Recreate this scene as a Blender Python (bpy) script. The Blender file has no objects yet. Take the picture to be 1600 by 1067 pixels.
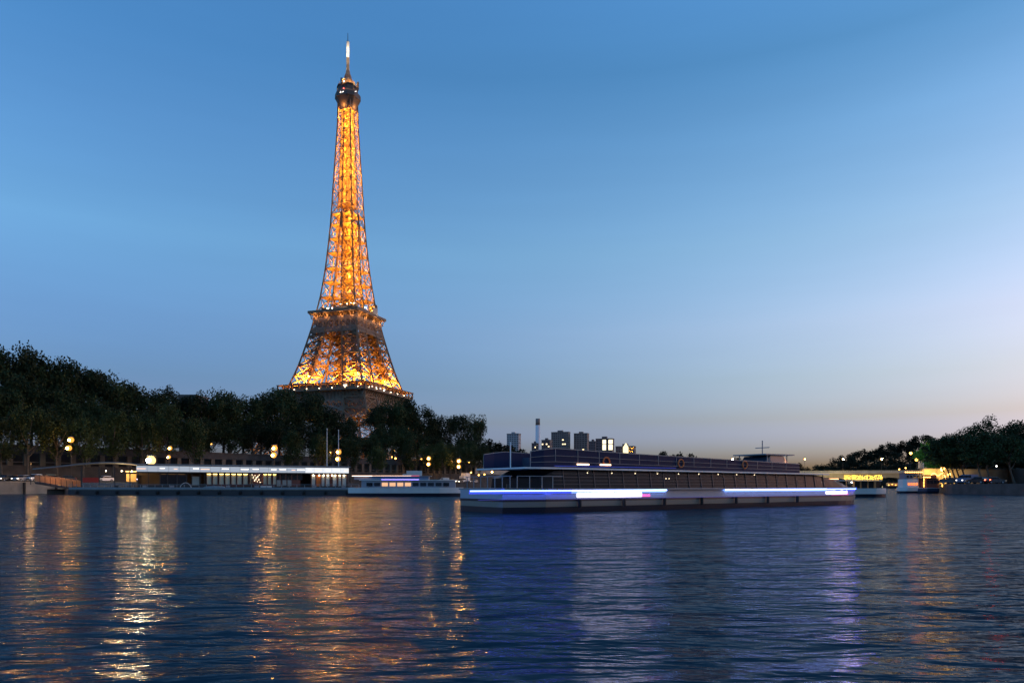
import bpy, math, random
from mathutils import Vector
R = math.radians
rnd = random.Random(7)
sc = bpy.context.scene
COL = sc.collection

# ------------------------------------------------------------------ camera, sky, light, exposure
EYE = 2.0; F = 1100.0; HZ = 757.0          # eye height above the river; focal length and horizon of the 1600 px photograph
cd = bpy.data.cameras.new('camera'); cam = bpy.data.objects.new('camera', cd); COL.objects.link(cam)
cam.location = (0, 0, EYE); cam.rotation_euler = (R(90), 0, 0)
cd.sensor_width = 36; cd.lens = 36 * F / 1600; cd.shift_y = (HZ - 533.5) / 1600
cd.clip_start = 0.2; cd.clip_end = 9000
sc.camera = cam
w = bpy.data.worlds.new('World'); sc.world = w; w.use_nodes = True
nt = w.node_tree; N = nt.nodes; L = nt.links
bg = N['Background']; bg.inputs[1].default_value = 0.15
sky = N.new('ShaderNodeTexSky'); sky.sky_type = 'NISHITA'; sky.sun_disc = False
sky.sun_elevation = R(1); sky.sun_rotation = R(74); sky.ozone_density = 3.2; sky.dust_density = 2; sky.air_density = 1
tc = N.new('ShaderNodeTexCoord'); sp = N.new('ShaderNodeSeparateXYZ'); L.new(tc.outputs['Generated'], sp.inputs[0])
def sky_ramp(els):
    ramp = N.new('ShaderNodeValToRGB'); L.new(sp.outputs['Z'], ramp.inputs[0]); cr = ramp.color_ramp
    while len(cr.elements) < len(els): cr.elements.new(0.5)
    for e, (a, c) in zip(cr.elements, els):
        e.position = math.sin(R(a)); e.color = (c[0] / 2, c[1] / 2, c[2] / 2, 1)
    return ramp
BASE = [(0, (.66, 1.2, 6.5)), (2.5, (.88, 1.17, 3.2)), (5, (1.04, .99, 1.5)), (8, (1.08, 1.03, 1.25)), (12, (1.28, 1.16, 1.22)), (18, (1.58, 1.36, 1.17)), (25, (1.25, 1.22, 1.1)), (30, (1.05, 1.22, 1.15)), (36, (.95, 1.22, 1.2)), (90, (.9, 1.2, 1.25))]
AWAY = [(1, 1.05, 1.05), (1, 1.05, 1.08), (.98, 1.0, 1.08), (.86, .9, .97), (.9, .94, 1.0), (.97, 1.1, 1.17), (1.02, 1.12, 1.2), (1.02, 1.08, 1.14), (1.12, 1.12, 1.14), (1.1, 1.1, 1.1)]
TOWARDS = [(1.1, .98, .75), (1.08, .98, .78), (1.04, .92, .73), (1.28, 1.02, .78), (1.4, 1.07, .86), (1.03, .96, .88), (1.0, 1.02, .96), (.80, .87, .84), (1.15, 1.15, 1.12), (1.1, 1.1, 1.1)]
prod = lambda T_: [(a, tuple(x*y for x, y in zip(c, m_))) for (a, c), m_ in zip(BASE, T_)]
r_a = sky_ramp(prod(AWAY)); r_t = sky_ramp(prod(TOWARDS))
hx = N.new('ShaderNodeMath'); hx.operation = 'ARCTAN2'; L.new(sp.outputs['X'], hx.inputs[0]); L.new(sp.outputs['Y'], hx.inputs[1])
hm = N.new('ShaderNodeMapRange'); hm.interpolation_type = 'SMOOTHSTEP'; hm.inputs['From Min'].default_value = -.62; hm.inputs['From Max'].default_value = .58; L.new(hx.outputs[0], hm.inputs[0])
ramp = N.new('ShaderNodeMix'); ramp.data_type = 'RGBA'; L.new(hm.outputs[0], ramp.inputs['Factor']); L.new(r_a.outputs[0], ramp.inputs[6]); L.new(r_t.outputs[0], ramp.inputs[7])
mul = N.new('ShaderNodeVectorMath'); mul.operation = 'MULTIPLY'
L.new(sky.outputs[0], mul.inputs[0]); L.new(ramp.outputs[2], mul.inputs[1])
# faint horizontal veils of cloud
mp = N.new('ShaderNodeMapping'); mp.inputs['Scale'].default_value = (1.6, 1.6, 16); L.new(tc.outputs['Generated'], mp.inputs[0])
cn = N.new('ShaderNodeTexNoise'); cn.inputs['Scale'].default_value = 1.7; cn.inputs['Detail'].default_value = 4; L.new(mp.outputs[0], cn.inputs[0])
cm = N.new('ShaderNodeMapRange'); cm.inputs['From Min'].default_value = .3; cm.inputs['From Max'].default_value = .7
cm.inputs['To Min'].default_value = 1.965; cm.inputs['To Max'].default_value = 2.035; L.new(cn.outputs[0], cm.inputs[0])
sc2 = N.new('ShaderNodeVectorMath'); sc2.operation = 'SCALE'; L.new(mul.outputs[0], sc2.inputs[0]); L.new(cm.outputs[0], sc2.inputs['Scale'])
L.new(sc2.outputs[0], bg.inputs[0])
sd = bpy.data.lights.new('sun', 'SUN'); sd.energy = 0.03; sd.angle = R(12); sd.color = (1, .72, .55)   # afterglow only: the sun has set
sun = bpy.data.objects.new('sun', sd); COL.objects.link(sun)
sun.rotation_euler = (R(88), 0, R(180 - 74))
vs = sc.view_settings; vs.view_transform = 'Standard'; vs.look = 'None'; vs.gamma = 1; vs.exposure = 2.6
cy = sc.cycles; cy.use_denoising = True; cy.max_bounces = 5; cy.diffuse_bounces = 2; cy.glossy_bounces = 3
cy.transparent_max_bounces = 6; cy.sample_clamp_indirect = 3; cy.sample_clamp_direct = 0; cy.caustics_reflective = False; cy.caustics_refractive = False
cy.blur_glossy = 0.0

def at(u, y, Z):            # a place in the world from a bearing and a distance
    return Vector(((u - 800) / F * Z, Z, EYE + (HZ - y) / F * Z))
def gx(u, Z): return (u - 800) / F * Z

# ------------------------------------------------------------------ materials
MATS = {}
def mat(name, col, rough=.7, metal=0, emit=None, es=0, noise=0, nscale=1.0, alpha=1, bump=0, spec=.5, trans=0):
    if name in MATS: return MATS[name]
    m = bpy.data.materials.new(name); m.use_nodes = True; MATS[name] = m
    n = m.node_tree.nodes; l = m.node_tree.links; b = n['Principled BSDF']
    b.inputs['Base Color'].default_value = (*col, 1); b.inputs['Roughness'].default_value = rough
    b.inputs['Metallic'].default_value = metal; b.inputs['Alpha'].default_value = alpha
    b.inputs['Specular IOR Level'].default_value = spec
    if emit: b.inputs['Emission Color'].default_value = (*emit, 1); b.inputs['Emission Strength'].default_value = es
    if noise or bump:
        t = n.new('ShaderNodeTexCoord'); x = n.new('ShaderNodeTexNoise'); x.inputs['Scale'].default_value = nscale; x.inputs['Detail'].default_value = 5
        l.new(t.outputs['Object'], x.inputs['Vector'])
    if noise:
        r = n.new('ShaderNodeMapRange'); r.inputs['From Min'].default_value = .3; r.inputs['From Max'].default_value = .7
        r.inputs['To Min'].default_value = 1 - noise; r.inputs['To Max'].default_value = 1 + noise; l.new(x.outputs[0], r.inputs[0])
        s = n.new('ShaderNodeVectorMath'); s.operation = 'SCALE'; s.inputs[0].default_value = col; l.new(r.outputs[0], s.inputs['Scale'])
        l.new(s.outputs[0], b.inputs['Base Color'])
    if bump:
        u = n.new('ShaderNodeBump'); u.inputs['Distance'].default_value = bump; l.new(x.outputs[0], u.inputs['Height']); l.new(u.outputs[0], b.inputs['Normal'])
    return m
def glow(name, col, es): return mat(name, (.02, .02, .02), emit=col, es=es)
IRON = mat('brown_iron', (.17, .105, .055), .6, noise=.18, nscale=.4)
IRON2 = mat('grey_brown_iron', (.22, .165, .12), .65, noise=.15, nscale=.4)
STONE = mat('river_stone', (.30, .27, .22), .85, noise=.3, nscale=.35, bump=.05)
STONE2 = mat('pale_stone', (.42, .37, .29), .85, noise=.25, nscale=.3, bump=.05)
CONC = mat('dark_concrete', (.075, .07, .065), .9, noise=.3, nscale=.5)
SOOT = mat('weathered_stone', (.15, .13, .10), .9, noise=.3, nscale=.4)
ASPH = mat('asphalt', (.05, .05, .05), .9, noise=.3, nscale=.4)
DARK = mat('dark_paint', (.03, .03, .033), .45)
BLACK = mat('black_rubber', (.012, .012, .012), .8)
WHITEP = mat('white_paint', (.72, .72, .7), .4, noise=.06, nscale=.8)
GREYP = mat('grey_paint', (.25, .26, .27), .5, noise=.1)
GLASS = mat('dark_glass', (.02, .03, .04), .08, alpha=.75)
GLASSC = mat('clear_glass', (.2, .25, .28), .08, alpha=.35)
BARK = mat('bark', (.10, .08, .06), .9, noise=.3, nscale=1.5)
WOOD = mat('orange_brown_wood', (.42, .20, .08), .6, noise=.2, nscale=1)
LEAF = [mat('plane_leaves', (.030, .045, .016), .8, noise=.45, nscale=.25, spec=.2),
        mat('willow_leaves', (.052, .068, .020), .8, noise=.4, nscale=.3, spec=.2),
        mat('far_leaves', (.020, .027, .016), .9, noise=.4, nscale=.2, spec=.1),
        mat('lamplit_leaves', (.15, .27, .035), .8, noise=.35, nscale=.3, spec=.2)]  # last leaf colour carries the lamplight on the green tree
for m_ in LEAF:
    n_, l_ = m_.node_tree.nodes, m_.node_tree.links; b_ = n_['Principled BSDF']; src = b_.inputs['Base Color'].links[0].from_socket
    oi = n_.new('ShaderNodeObjectInfo'); mr = n_.new('ShaderNodeMapRange'); mr.inputs['To Min'].default_value = .6; mr.inputs['To Max'].default_value = 1.5; l_.new(oi.outputs['Random'], mr.inputs[0])
    v_ = n_.new('ShaderNodeVectorMath'); v_.operation = 'SCALE'; l_.new(src, v_.inputs[0]); l_.new(mr.outputs[0], v_.inputs['Scale']); l_.new(v_.outputs[0], b_.inputs['Base Color'])
AMBER = glow('sodium_globe', (1, .38, .05), .26)
AMBERB = glow('sodium_bulb', (1, .48, .10), 17)
AMBERS = glow('small_sodium_lamp', (1, .45, .08), 1.8)
WARM = glow('warm_white_globe', (1, .62, .2), .4)
WARMB = glow('warm_white_bulb', (1, .80, .45), 45)
WARMS = glow('warm_bulb', (1, .80, .5), 6)
WHT = glow('white_bulb', (1, .92, .8), 6)

# ------------------------------------------------------------------ mesh building
class MB:
    def __init__(s): s.v = []; s.f = []
    def box(s, x0, x1, y0, y1, z0, z1):
        i = len(s.v)
        s.v += [(x0, y0, z0), (x1, y0, z0), (x1, y1, z0), (x0, y1, z0), (x0, y0, z1), (x1, y0, z1), (x1, y1, z1), (x0, y1, z1)]
        s.f += [(i, i+3, i+2, i+1), (i+4, i+5, i+6, i+7), (i, i+1, i+5, i+4), (i+1, i+2, i+6, i+5), (i+2, i+3, i+7, i+6), (i+3, i, i+4, i+7)]
        return s
    def bar(s, p, q, wd, wd2=None, caps=True):
        p = Vector(p); q = Vector(q); d = q - p
        if d.length < 1e-5: return s
        d.normalize(); a = d.cross(Vector((0, 0, 1)))
        if a.length < .05: a = d.cross(Vector((1, 0, 0)))
        a.normalize(); b = d.cross(a); h = wd / 2; k = (wd if wd2 is None else wd2) / 2; i = len(s.v)
        for c, r in ((p, h), (q, k)):
            for sx, sy in ((-1, -1), (1, -1), (1, 1), (-1, 1)): s.v.append(tuple(c + a * sx * r + b * sy * r))
        s.f += [(i, i+1, i+5, i+4), (i+1, i+2, i+6, i+5), (i+2, i+3, i+7, i+6), (i+3, i, i+4, i+7)]
        if caps: s.f += [(i+3, i+2, i+1, i), (i+4, i+5, i+6, i+7)]
        return s
    def tube(s, pts, rs, n=8, caps=True):
        i0 = len(s.v); pts = [Vector(p) for p in pts]
        if not isinstance(rs, (list, tuple)): rs = [rs] * len(pts)
        for k, (p, r) in enumerate(zip(pts, rs)):
            d = pts[min(k+1, len(pts)-1)] - pts[max(k-1, 0)]; d.normalize()
            a = d.cross(Vector((0, 1, .01))); 
            if a.length < .1: a = d.cross(Vector((1, 0, 0)))
            a.normalize(); b = d.cross(a)
            for j in range(n):
                t = 2 * math.pi * j / n; s.v.append(tuple(p + a * math.cos(t) * r + b * math.sin(t) * r))
        for k in range(len(pts) - 1):
            for j in range(n):
                a0 = i0 + k*n + j; a1 = i0 + k*n + (j+1) % n; s.f.append((a0, a1, a1 + n, a0 + n))
        if caps:
            s.f.append(tuple(i0 + j for j in reversed(range(n)))); s.f.append(tuple(i0 + (len(pts)-1)*n + j for j in range(n)))
        return s
    def lathe(s, prof, c=(0, 0, 0), n=12):
        return s.tube([(c[0], c[1], c[2] + z) for r, z in prof], [max(r, .001) for r, z in prof], n)
    def ball(s, c, r, n=8, m=5, sz=1):
        return s.lathe([(r * math.sin(math.pi * k / m), -r * sz * math.cos(math.pi * k / m)) for k in range(m + 1)], c, n)
    def prism(s, pts, z0, z1):                       # polygon in plan
        i = len(s.v); n = len(pts)
        z0s = z0 if isinstance(z0, (list, tuple)) else [z0]*n; z1s = z1 if isinstance(z1, (list, tuple)) else [z1]*n
        s.v += [(p[0], p[1], z) for p, z in zip(pts, z0s)] + [(p[0], p[1], z) for p, z in zip(pts, z1s)]
        s.f += [tuple(i + j for j in reversed(range(n))), tuple(i + n + j for j in range(n))]
        s.f += [(i + j, i + (j+1) % n, i + n + (j+1) % n, i + n + j) for j in range(n)]
        return s
    def loft(s, secs, caps=True):                    # closed loops of equal length
        i0 = len(s.v); n = len(secs[0])
        for q in secs: s.v += [tuple(p) for p in q]
        for k in range(len(secs)-1):
            for j in range(n): s.f.append((i0+k*n+j, i0+k*n+(j+1) % n, i0+(k+1)*n+(j+1) % n, i0+(k+1)*n+j))
        if caps: s.f.append(tuple(i0 + j for j in reversed(range(n)))); s.f.append(tuple(i0+(len(secs)-1)*n+j for j in range(n)))
        return s
    def quad(s, *p):
        i = len(s.v); s.v += [tuple(q) for q in p]; s.f.append(tuple(range(i, i + len(p)))); return s
    def build(s, name, m, parent=None, smooth=False, loc=None):
        me = bpy.data.meshes.new(name); me.from_pydata(s.v, [], s.f); me.materials.append(m); me.update()
        if smooth:
            for p in me.polygons: p.use_smooth = True
        o = bpy.data.objects.new(name, me); COL.objects.link(o)
        if parent: o.parent = parent
        if loc: o.location = loc
        return o
def tag(o, label=None, cat=None, group=None, kind=None):
    if label: o['label'] = label
    if cat: o['category'] = cat
    if group: o['group'] = group
    if kind: o['kind'] = kind
    return o
def thing(name, label, cat, loc, rz=0, group=None):
    o = bpy.data.objects.new(name, None); COL.objects.link(o); o.location = loc; o.rotation_euler = (0, 0, rz)
    o.empty_display_size = .5
    return tag(o, label, cat, group)
def copy_tree(o, parent=None):
    c = o.copy(); COL.objects.link(c); c.parent = parent
    for ch in [x for x in ALLKIDS.get(o.name, [])]: copy_tree(ch, c)
    return c
ALLKIDS = {}
def index_kids():
    ALLKIDS.clear()
    for o in COL.objects:
        if o.parent: ALLKIDS.setdefault(o.parent.name, []).append(o)
def plight(name, loc, power, col, rad, parent=None):
    d = bpy.data.lights.new(name, 'POINT'); d.energy = power; d.color = col; d.shadow_soft_size = rad
    o = bpy.data.objects.new(name, d); COL.objects.link(o); o.location = loc
    if parent: o.parent = parent
    return o
def lerp_tab(t, z):
    if z <= t[0][0]: return t[0][1]
    for (a, b), (c, d) in zip(t, t[1:]):
        if z <= c: return b + (d - b) * (z - a) / (c - a)
    return t[-1][1]

# ------------------------------------------------------------------ river and banks
wm = bpy.data.materials.new('river_water'); wm.use_nodes = True
n = wm.node_tree.nodes; l = wm.node_tree.links; b = n['Principled BSDF']
b.inputs['Base Color'].default_value = (.003, .012, .024, 1); b.inputs['Roughness'].default_value = .07; b.inputs['IOR'].default_value = 1.17
t = n.new('ShaderNodeTexCoord')
def wnoise(scale, sx, sy, rot, detail=3, dist=0.0):
    m_ = n.new('ShaderNodeMapping'); m_.inputs['Scale'].default_value = (sx, sy, 1); m_.inputs['Rotation'].default_value = (0, 0, R(rot))
    l.new(t.outputs['Object'], m_.inputs[0]); x = n.new('ShaderNodeTexNoise'); x.inputs['Scale'].default_value = scale
    x.inputs['Detail'].default_value = detail; x.inputs['Distortion'].default_value = dist; l.new(m_.outputs[0], x.inputs['Vector']); return x
n1 = wnoise(.16, .65, 1.3, 12, 3, .3); n2 = wnoise(.9, .56, 1.4, -8, 3, .35); n3 = wnoise(5.5, .5, 1.25, 6, 3, .2)
b1 = n.new('ShaderNodeBump'); b1.inputs['Distance'].default_value = .8; b1.inputs['Strength'].default_value = 1; l.new(n1.outputs[0], b1.inputs['Height'])
b2 = n.new('ShaderNodeBump'); b2.inputs['Distance'].default_value = .34; b2.inputs['Strength'].default_value = 1; l.new(n2.outputs[0], b2.inputs['Height']); l.new(b1.outputs[0], b2.inputs['Normal'])
b3 = n.new('ShaderNodeBump'); b3.inputs['Distance'].default_value = .034; b3.inputs['Strength'].default_value = 1; l.new(n3.outputs[0], b3.inputs['Height']); l.new(b2.outputs[0], b3.inputs['Normal'])
n.remove(b)
df = n.new('ShaderNodeBsdfDiffuse'); df.inputs['Color'].default_value = (.012, .038, .055, 1)
gl = n.new('ShaderNodeBsdfGlossy'); gl.inputs['Roughness'].default_value = .075; gl.inputs['Color'].default_value = (.93, .97, 1, 1); l.new(b3.outputs[0], gl.inputs['Normal'])
fr = n.new('ShaderNodeFresnel'); fr.inputs['IOR'].default_value = 1.33; l.new(b3.outputs[0], fr.inputs['Normal'])
pw = n.new('ShaderNodeMath'); pw.operation = 'POWER'; pw.inputs[1].default_value = 1.7; l.new(fr.outputs[0], pw.inputs[0])
sc_ = n.new('ShaderNodeMath'); sc_.operation = 'MULTIPLY'; sc_.inputs[1].default_value = .88; l.new(pw.outputs[0], sc_.inputs[0])
mx = n.new('ShaderNodeMixShader'); l.new(sc_.outputs[0], mx.inputs[0]); l.new(df.outputs[0], mx.inputs[1]); l.new(gl.outputs[0], mx.inputs[2])
l.new(mx.outputs[0], n['Material Output'].inputs[0])

tag(MB().quad((-1500, -60, 0), (1500, -60, 0), (1500, 2600, 0), (-1500, 2600, 0)).build('river_water', wm), kind='structure')

ED = Vector((.588, .809, 0)); EN = Vector((-.809, .588, 0))       # along and away from the river, left bank
E0 = Vector((-108, 149, 0))
def quayp(s, off=0): p = E0 + ED * s + EN * off; return (p.x, p.y)
edge = [quayp(-130), quayp(0), quayp(100), quayp(200), (47, 372), (80, 450), (118, 560), (150, 700)]
wall = [quayp(-130, 22.5), quayp(0, 22.5), quayp(100, 22.5), quayp(200, 21), (27, 382), (58, 455), (95, 565), (126, 705)]
q = MB()
for i in range(len(edge) - 1): q.prism([edge[i], edge[i+1], wall[i+1], wall[i]], -3, 2.7)
tag(q.build('quay', CONC), kind='structure')
q = MB()
back = [(-700, 60), (-700, 300), (-700, 500), (-700, 700), (-650, 900), (-500, 1100), (-300, 1300), (100, 1500)]
wq = [quayp(-130, 26.5), quayp(0, 26.5), quayp(100, 26.5), quayp(200, 24.5), (24, 384), (55, 456), (92, 566), (122, 707)]
for i in range(len(wall) - 1): q.prism([wq[i], wq[i+1], back[i+1], back[i]], -3, 10.4)
tag(q.build('ground', mat('ground_gravel', (.04, .038, .03), .95, noise=.3, nscale=.1)), kind='structure')
redge = [(94, 60), (94, 129), (94, 150), (97, 157), (101, 165), (121, 205), (160, 275), (236, 401), (300, 520), (330, 700)]
rwall = [(122, 60), (122, 140), (122, 158), (123, 165), (126, 172), (142, 222), (178, 268), (250, 394), (316, 512), (346, 700)]
q = MB()
for i in range(len(redge) - 1): q.prism([redge[i], rwall[i], rwall[i+1], redge[i+1]], -3, 2.2)
tag(q.build('quay', CONC), kind='structure')
q = MB()
rback = [(500, 60), (500, 140), (500, 158), (500, 165), (500, 200), (520, 260), (560, 300), (620, 430), (700, 600), (720, 800)]
for i in range(len(rwall) - 1): q.prism([rwall[i], rback[i], rback[i+1], rwall[i+1]], -3, 6.0)
tag(q.build('ground', mat('ground_gravel', (.09, .08, .06), .95)), kind='structure')
# wooded hill beyond the bridge and far land
def hill(name, pts, base_off, m):
    q = MB(); secs = []
    for (x, y, h) in pts:
        d = Vector((x, y, 0)).normalized()
        row = []
        for off, hh in ((0, -2), (10, h*.45), (45, h*.85), (90, h), (260, h*.8), (420, -2)):
            row.append((x + d.x*off, y + d.y*off, hh))
        secs.append(row)
    return tag(q.loft(secs, caps=False).build(name, m, smooth=True), kind='structure')
HILLM = mat('wooded_slope', (.014, .02, .010), .95, noise=.4, nscale=.05)
hill('hill', [(205, 530, 6), (240, 510, 13), (275, 490, 19), (305, 472, 24), (345, 462, 29), (400, 445, 34), (460, 415, 40)], 0, HILLM)
tag(MB().prism([(-1400, 1350), (1500, 1350), (1500, 2600), (-1400, 2600)], -3, 3).build('ground', HILLM), kind='structure')
tag(MB().prism([(330, 700), (346, 700), (700, 800), (1300, 1340), (420, 1340)], -3, 5).build('ground', HILLM), kind='structure')
# wake of the boats: only the water

# ------------------------------------------------------------------ the iron tower
TZ = 10.5
T = thing('iron_tower', 'tall wrought-iron lattice tower lit golden from within, rising above the trees', 'tower', (-121.7, 522, TZ), R(71.2))
prof = [(0, 62.5), (15, 53), (30, 45), (45, 37), (57.6, 31.5), (66, 28.5), (75.5, 25.5), (90, 21.9), (104, 18.7), (115.7, 16.4), (127.7, 14.3), (139, 12.8), (149.5, 11.6),
        (161, 10.6), (172, 9.7), (182, 9.0), (198, 8.2), (208, 7.8), (256, 5.45), (276, 5.0)]
legw = [(0, 25), (57.6, 15.6), (66, 15), (104, 12), (115.7, 11.6), (127.7, 10.9), (139, 9.9), (150, 9.3), (161, 8.9), (172, 8.6), (182, 8.4)]
W_ = lambda z: lerp_tab(prof, z)
S_ = lambda z: lerp_tab(legw, z)
def leg_section(z, sx, sy):
    a = W_(z); s_ = S_(z)
    return [Vector((sx*a, sy*a, z)), Vector((sx*(a-s_), sy*a, z)), Vector((sx*(a-s_), sy*(a-s_), z)), Vector((sx*a, sy*(a-s_), z))]
def lattice_leg(levels, sx, sy, chord, brace, sub=True, fine=.22):
    m = MB()
    for z0, z1 in zip(levels, levels[1:]):
        A = leg_section(z0, sx, sy); B = leg_section(z1, sx, sy); Mi = leg_section((z0+z1)/2, sx, sy)
        for k in range(4):
            k2 = (k+1) % 4
            m.bar(A[k], B[k], chord, caps=False)
            m.bar(A[k], A[k2], brace*1.2)
            m.bar(A[k], B[k2], brace, caps=False); m.bar(A[k2], B[k], brace, caps=False)
            if sub:      # secondary lacing
                c = (Mi[k] + Mi[k2]) / 2
                m.bar(Mi[k], Mi[k2], fine, caps=False)
                m.bar((A[k]+A[k2])/2, Mi[k], fine, caps=False); m.bar((A[k]+A[k2])/2, Mi[k2], fine, caps=False)
                m.bar((B[k]+B[k2])/2, Mi[k], fine, caps=False); m.bar((B[k]+B[k2])/2, Mi[k2], fine, caps=False)
        m.bar(A[0], A[2], brace*.9); m.bar(A[1], A[3], brace*.9)
    return m
lv1 = [0, 11, 22, 33, 44, 52, 57]
lv2 = [57.6, 63, 70, 77.5, 85, 92, 98.5, 104, 109.5, 115]
lv3 = [117, 128, 139.3, 149.7, 161, 171.7, 182, 190]
for sx in (-1, 1):
    for sy in (-1, 1):
        leg = lattice_leg(lv1, sx, sy, 1.0, .6).build('leg', IRON, T)
        m = lattice_leg(lv2, sx, sy, 1.15, .6, False)
        for z in lv2[2:8]:                              # diaphragms and stair flights inside the leg
            A = leg_section(z, sx, sy); c = sum(A, Vector()) / 4
            B = leg_section(z + 6.5, sx, sy); c2 = sum(B, Vector()) / 4
            m.bar(A[1]*.5 + c*.5, B[3]*.5 + c2*.5, 2.2); m.bar(A[3]*.55 + c*.45, B[1]*.55 + c2*.45, 1.7)
            m.bar(A[0]*.6 + c*.4, c2, 1.2); m.bar(A[2]*.6 + c*.4, c2, 1.2)
            m.bar(c, c2, .9)
        m.build('leg', IRON, T)
        m = lattice_leg(lv3, sx, sy, .9, .42, False)
        m.build('leg', IRON, T)
        for z in lv3[1:]:
            m = MB(); A = leg_section(z, sx, sy); c = sum(A, Vector()) / 4
            P = [c + (p - c) * .97 for p in A]
            i = len(m.v); m.v += [tuple(p) for p in P] + [tuple(p + Vector((0, 0, .35))) for p in P]
            m.f += [(i, i+1, i+2, i+3), (i+7, i+6, i+5, i+4)] + [(i+j, i+(j+1) % 4, i+4+(j+1) % 4, i+4+j) for j in range(4)]
            m.build('leg_floor', IRON, T)
# big arches between the feet
for rot in range(4):
    m = MB(); pr = None
    for k in range(0, 25):
        a = math.pi * k / 24; x = 38 * math.cos(a); z = 6 + 36 * math.sin(a); x2 = 42 * math.cos(a); z2 = 6 + 40.5 * math.sin(a)
        y = -W_(z) + 1.5; y2 = -W_(z2) + 1.2
        c, s_ = (math.cos(rot*math.pi/2), math.sin(rot*math.pi/2))
        P = Vector((x*c - y*s_, x*s_ + y*c, z)); Q = Vector((x2*c - y2*s_, x2*s_ + y2*c, z2))
        if pr: m.bar(pr[0], P, .9); m.bar(pr[1], Q, .9); m.bar(pr[0], Q, .35); m.bar(pr[1], P, .35)
        m.bar(P, Q, .4); pr = (P, Q)
    m.build('arch', IRON2, T)
def ring(m, h, z0, z1, th):
    m.box(-h, h, -h, -h+th, z0, z1); m.box(-h, h, h-th, h, z0, z1); m.box(-h, -h+th, -h+th, h-th, z0, z1); m.box(h-th, h, -h+th, h-th, z0, z1)
def face_truss(m, h0, h1, z0, z1, nb, bw, post=.5):
    for rot in range(4):
        c, s_ = (math.cos(rot*math.pi/2), math.sin(rot*math.pi/2))
        def P(t, h, z): x = -h + 2*h*t; y = -h; return Vector((x*c - y*s_, x*s_ + y*c, z))
        for k in range(nb):
            t0 = k/nb; t1 = (k+1)/nb
            m.bar(P(t0, h0, z0), P(t1, h1, z1), bw, caps=False); m.bar(P(t1, h0, z0), P(t0, h1, z1), bw, caps=False)
            m.bar(P(t0, h0, z0), P(t0, h1, z1), post, caps=False)
        m.bar(P(0, h0, z0), P(1, h0, z0), bw*1.6); m.bar(P(0, h1, z1), P(1, h1, z1), bw*1.6)
# first platform
H1 = 35.6
P1 = MB(); ring(P1, 31.8, 54.2, 56.6, .6)
P1.box(-H1, H1, -H1, -13, 56.9, 57.6); P1.box(-H1, H1, 13, H1, 56.9, 57.6); P1.box(-H1, -13, -13, 13, 56.9, 57.6); P1.box(13, H1, -13, 13, 56.9, 57.6)
p1 = P1.build('first_platform', IRON2, T)
m = MB(); face_truss(m, 33.4, 32.2, 44.5, 50.0, 15, .75, .6); face_truss(m, 34.5, 33.5, 40.0, 44.0, 20, .6, .5); m.build('lattice_girder', IRON2, p1)
m = MB(); ring(m, 33.0, 50.0, 50.8, .5); ring(m, 34.9, 39.4, 40.0, .4); ring(m, 31.4, 50.8, 54.3, .3); m.build('frieze', IRON2, p1)
for rot in range(4):
    c, s_ = (math.cos(rot*math.pi/2), math.sin(rot*math.pi/2))
    for k in range(25):
        m = MB(); x = -34 + 68*k/24
        pts = [(-32.0, 50.4), (-32.6, 53.6), (-33.6, 55.6), (-35.3, 56.85)]
        q_ = [Vector((x*c - y*s_, x*s_ + y*c, z)) for y, z in pts]
        for a_, b_ in zip(q_, q_[1:]): m.bar(a_, b_, .55)
        m.build('bracket', IRON2, p1)
m = MB(); ring(m, H1+.1, 57.65, 58.7, .15); m.build('railing', IRON, p1)
m = MB(); m_ = 4.6
m.box(-H1-.4, H1+.4, -H1-.4, -H1+m_, 61.6, 62.25); m.box(-H1-.4, H1+.4, H1-m_, H1+.4, 61.6, 62.0); m.box(-H1-.4, -H1+m_, -H1+m_, H1-m_, 61.6, 62.0); m.box(H1-m_, H1+.4, -H1+m_, H1-m_, 61.6, 62.0)
m.build('gallery_roof', IRON, p1)
for rot in range(4):
    c, s_ = (math.cos(rot*math.pi/2), math.sin(rot*math.pi/2))
    for k in range(13):
        m = MB(); x = -35.2 + 70.4*k/12; y = -35.2
        m.bar((x*c - y*s_, x*s_ + y*c, 57.6), (x*c - y*s_, x*s_ + y*c, 61.6), .8)
        m.build('gallery_column', IRON, p1)
PAV = mat('pavilion_panel', (.12, .09, .07), .6)
for rot in range(4):                                     # glazed pavilions on each side
    pv = MB().box(-27, 27, -31.0, -27.5, 57.7, 61.5).build('pavilion', PAV, p1); pv.rotation_euler = (0, 0, rot*math.pi/2)
    for k in range(9):
        wv = MB().box(-25 + k*5.7, -21.2 + k*5.7, -31.12, -31.0, 58.6, 61.0)
        lit = rot == 0 and k in (1, 2, 3, 4) or rot == 3 and k in (7,)
        o = wv.build('window', glow('pavilion_light', (1, .93, .8), .2) if lit else GLASS, pv)
AMB = (1, .37, .03)
PK = 3.3
for rot in range(4):
    c, s_ = (math.cos(rot*math.pi/2), math.sin(rot*math.pi/2))
    for k in range(12):
        x = -32.3 + 5.87*k; y = -34.3
        plight('gallery_lamp', (x*c - y*s_, x*s_ + y*c, 58.6), 55, (1, .36, .08), .3, p1)
    for k in range(7):
        x = -31 + 10.2*k; y = -36.1
        if rot in (0, 3): MB().ball((x*c - y*s_, x*s_ + y*c, 58.3), .16, 6, 4).build('bulb', WARMS, p1)
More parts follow.
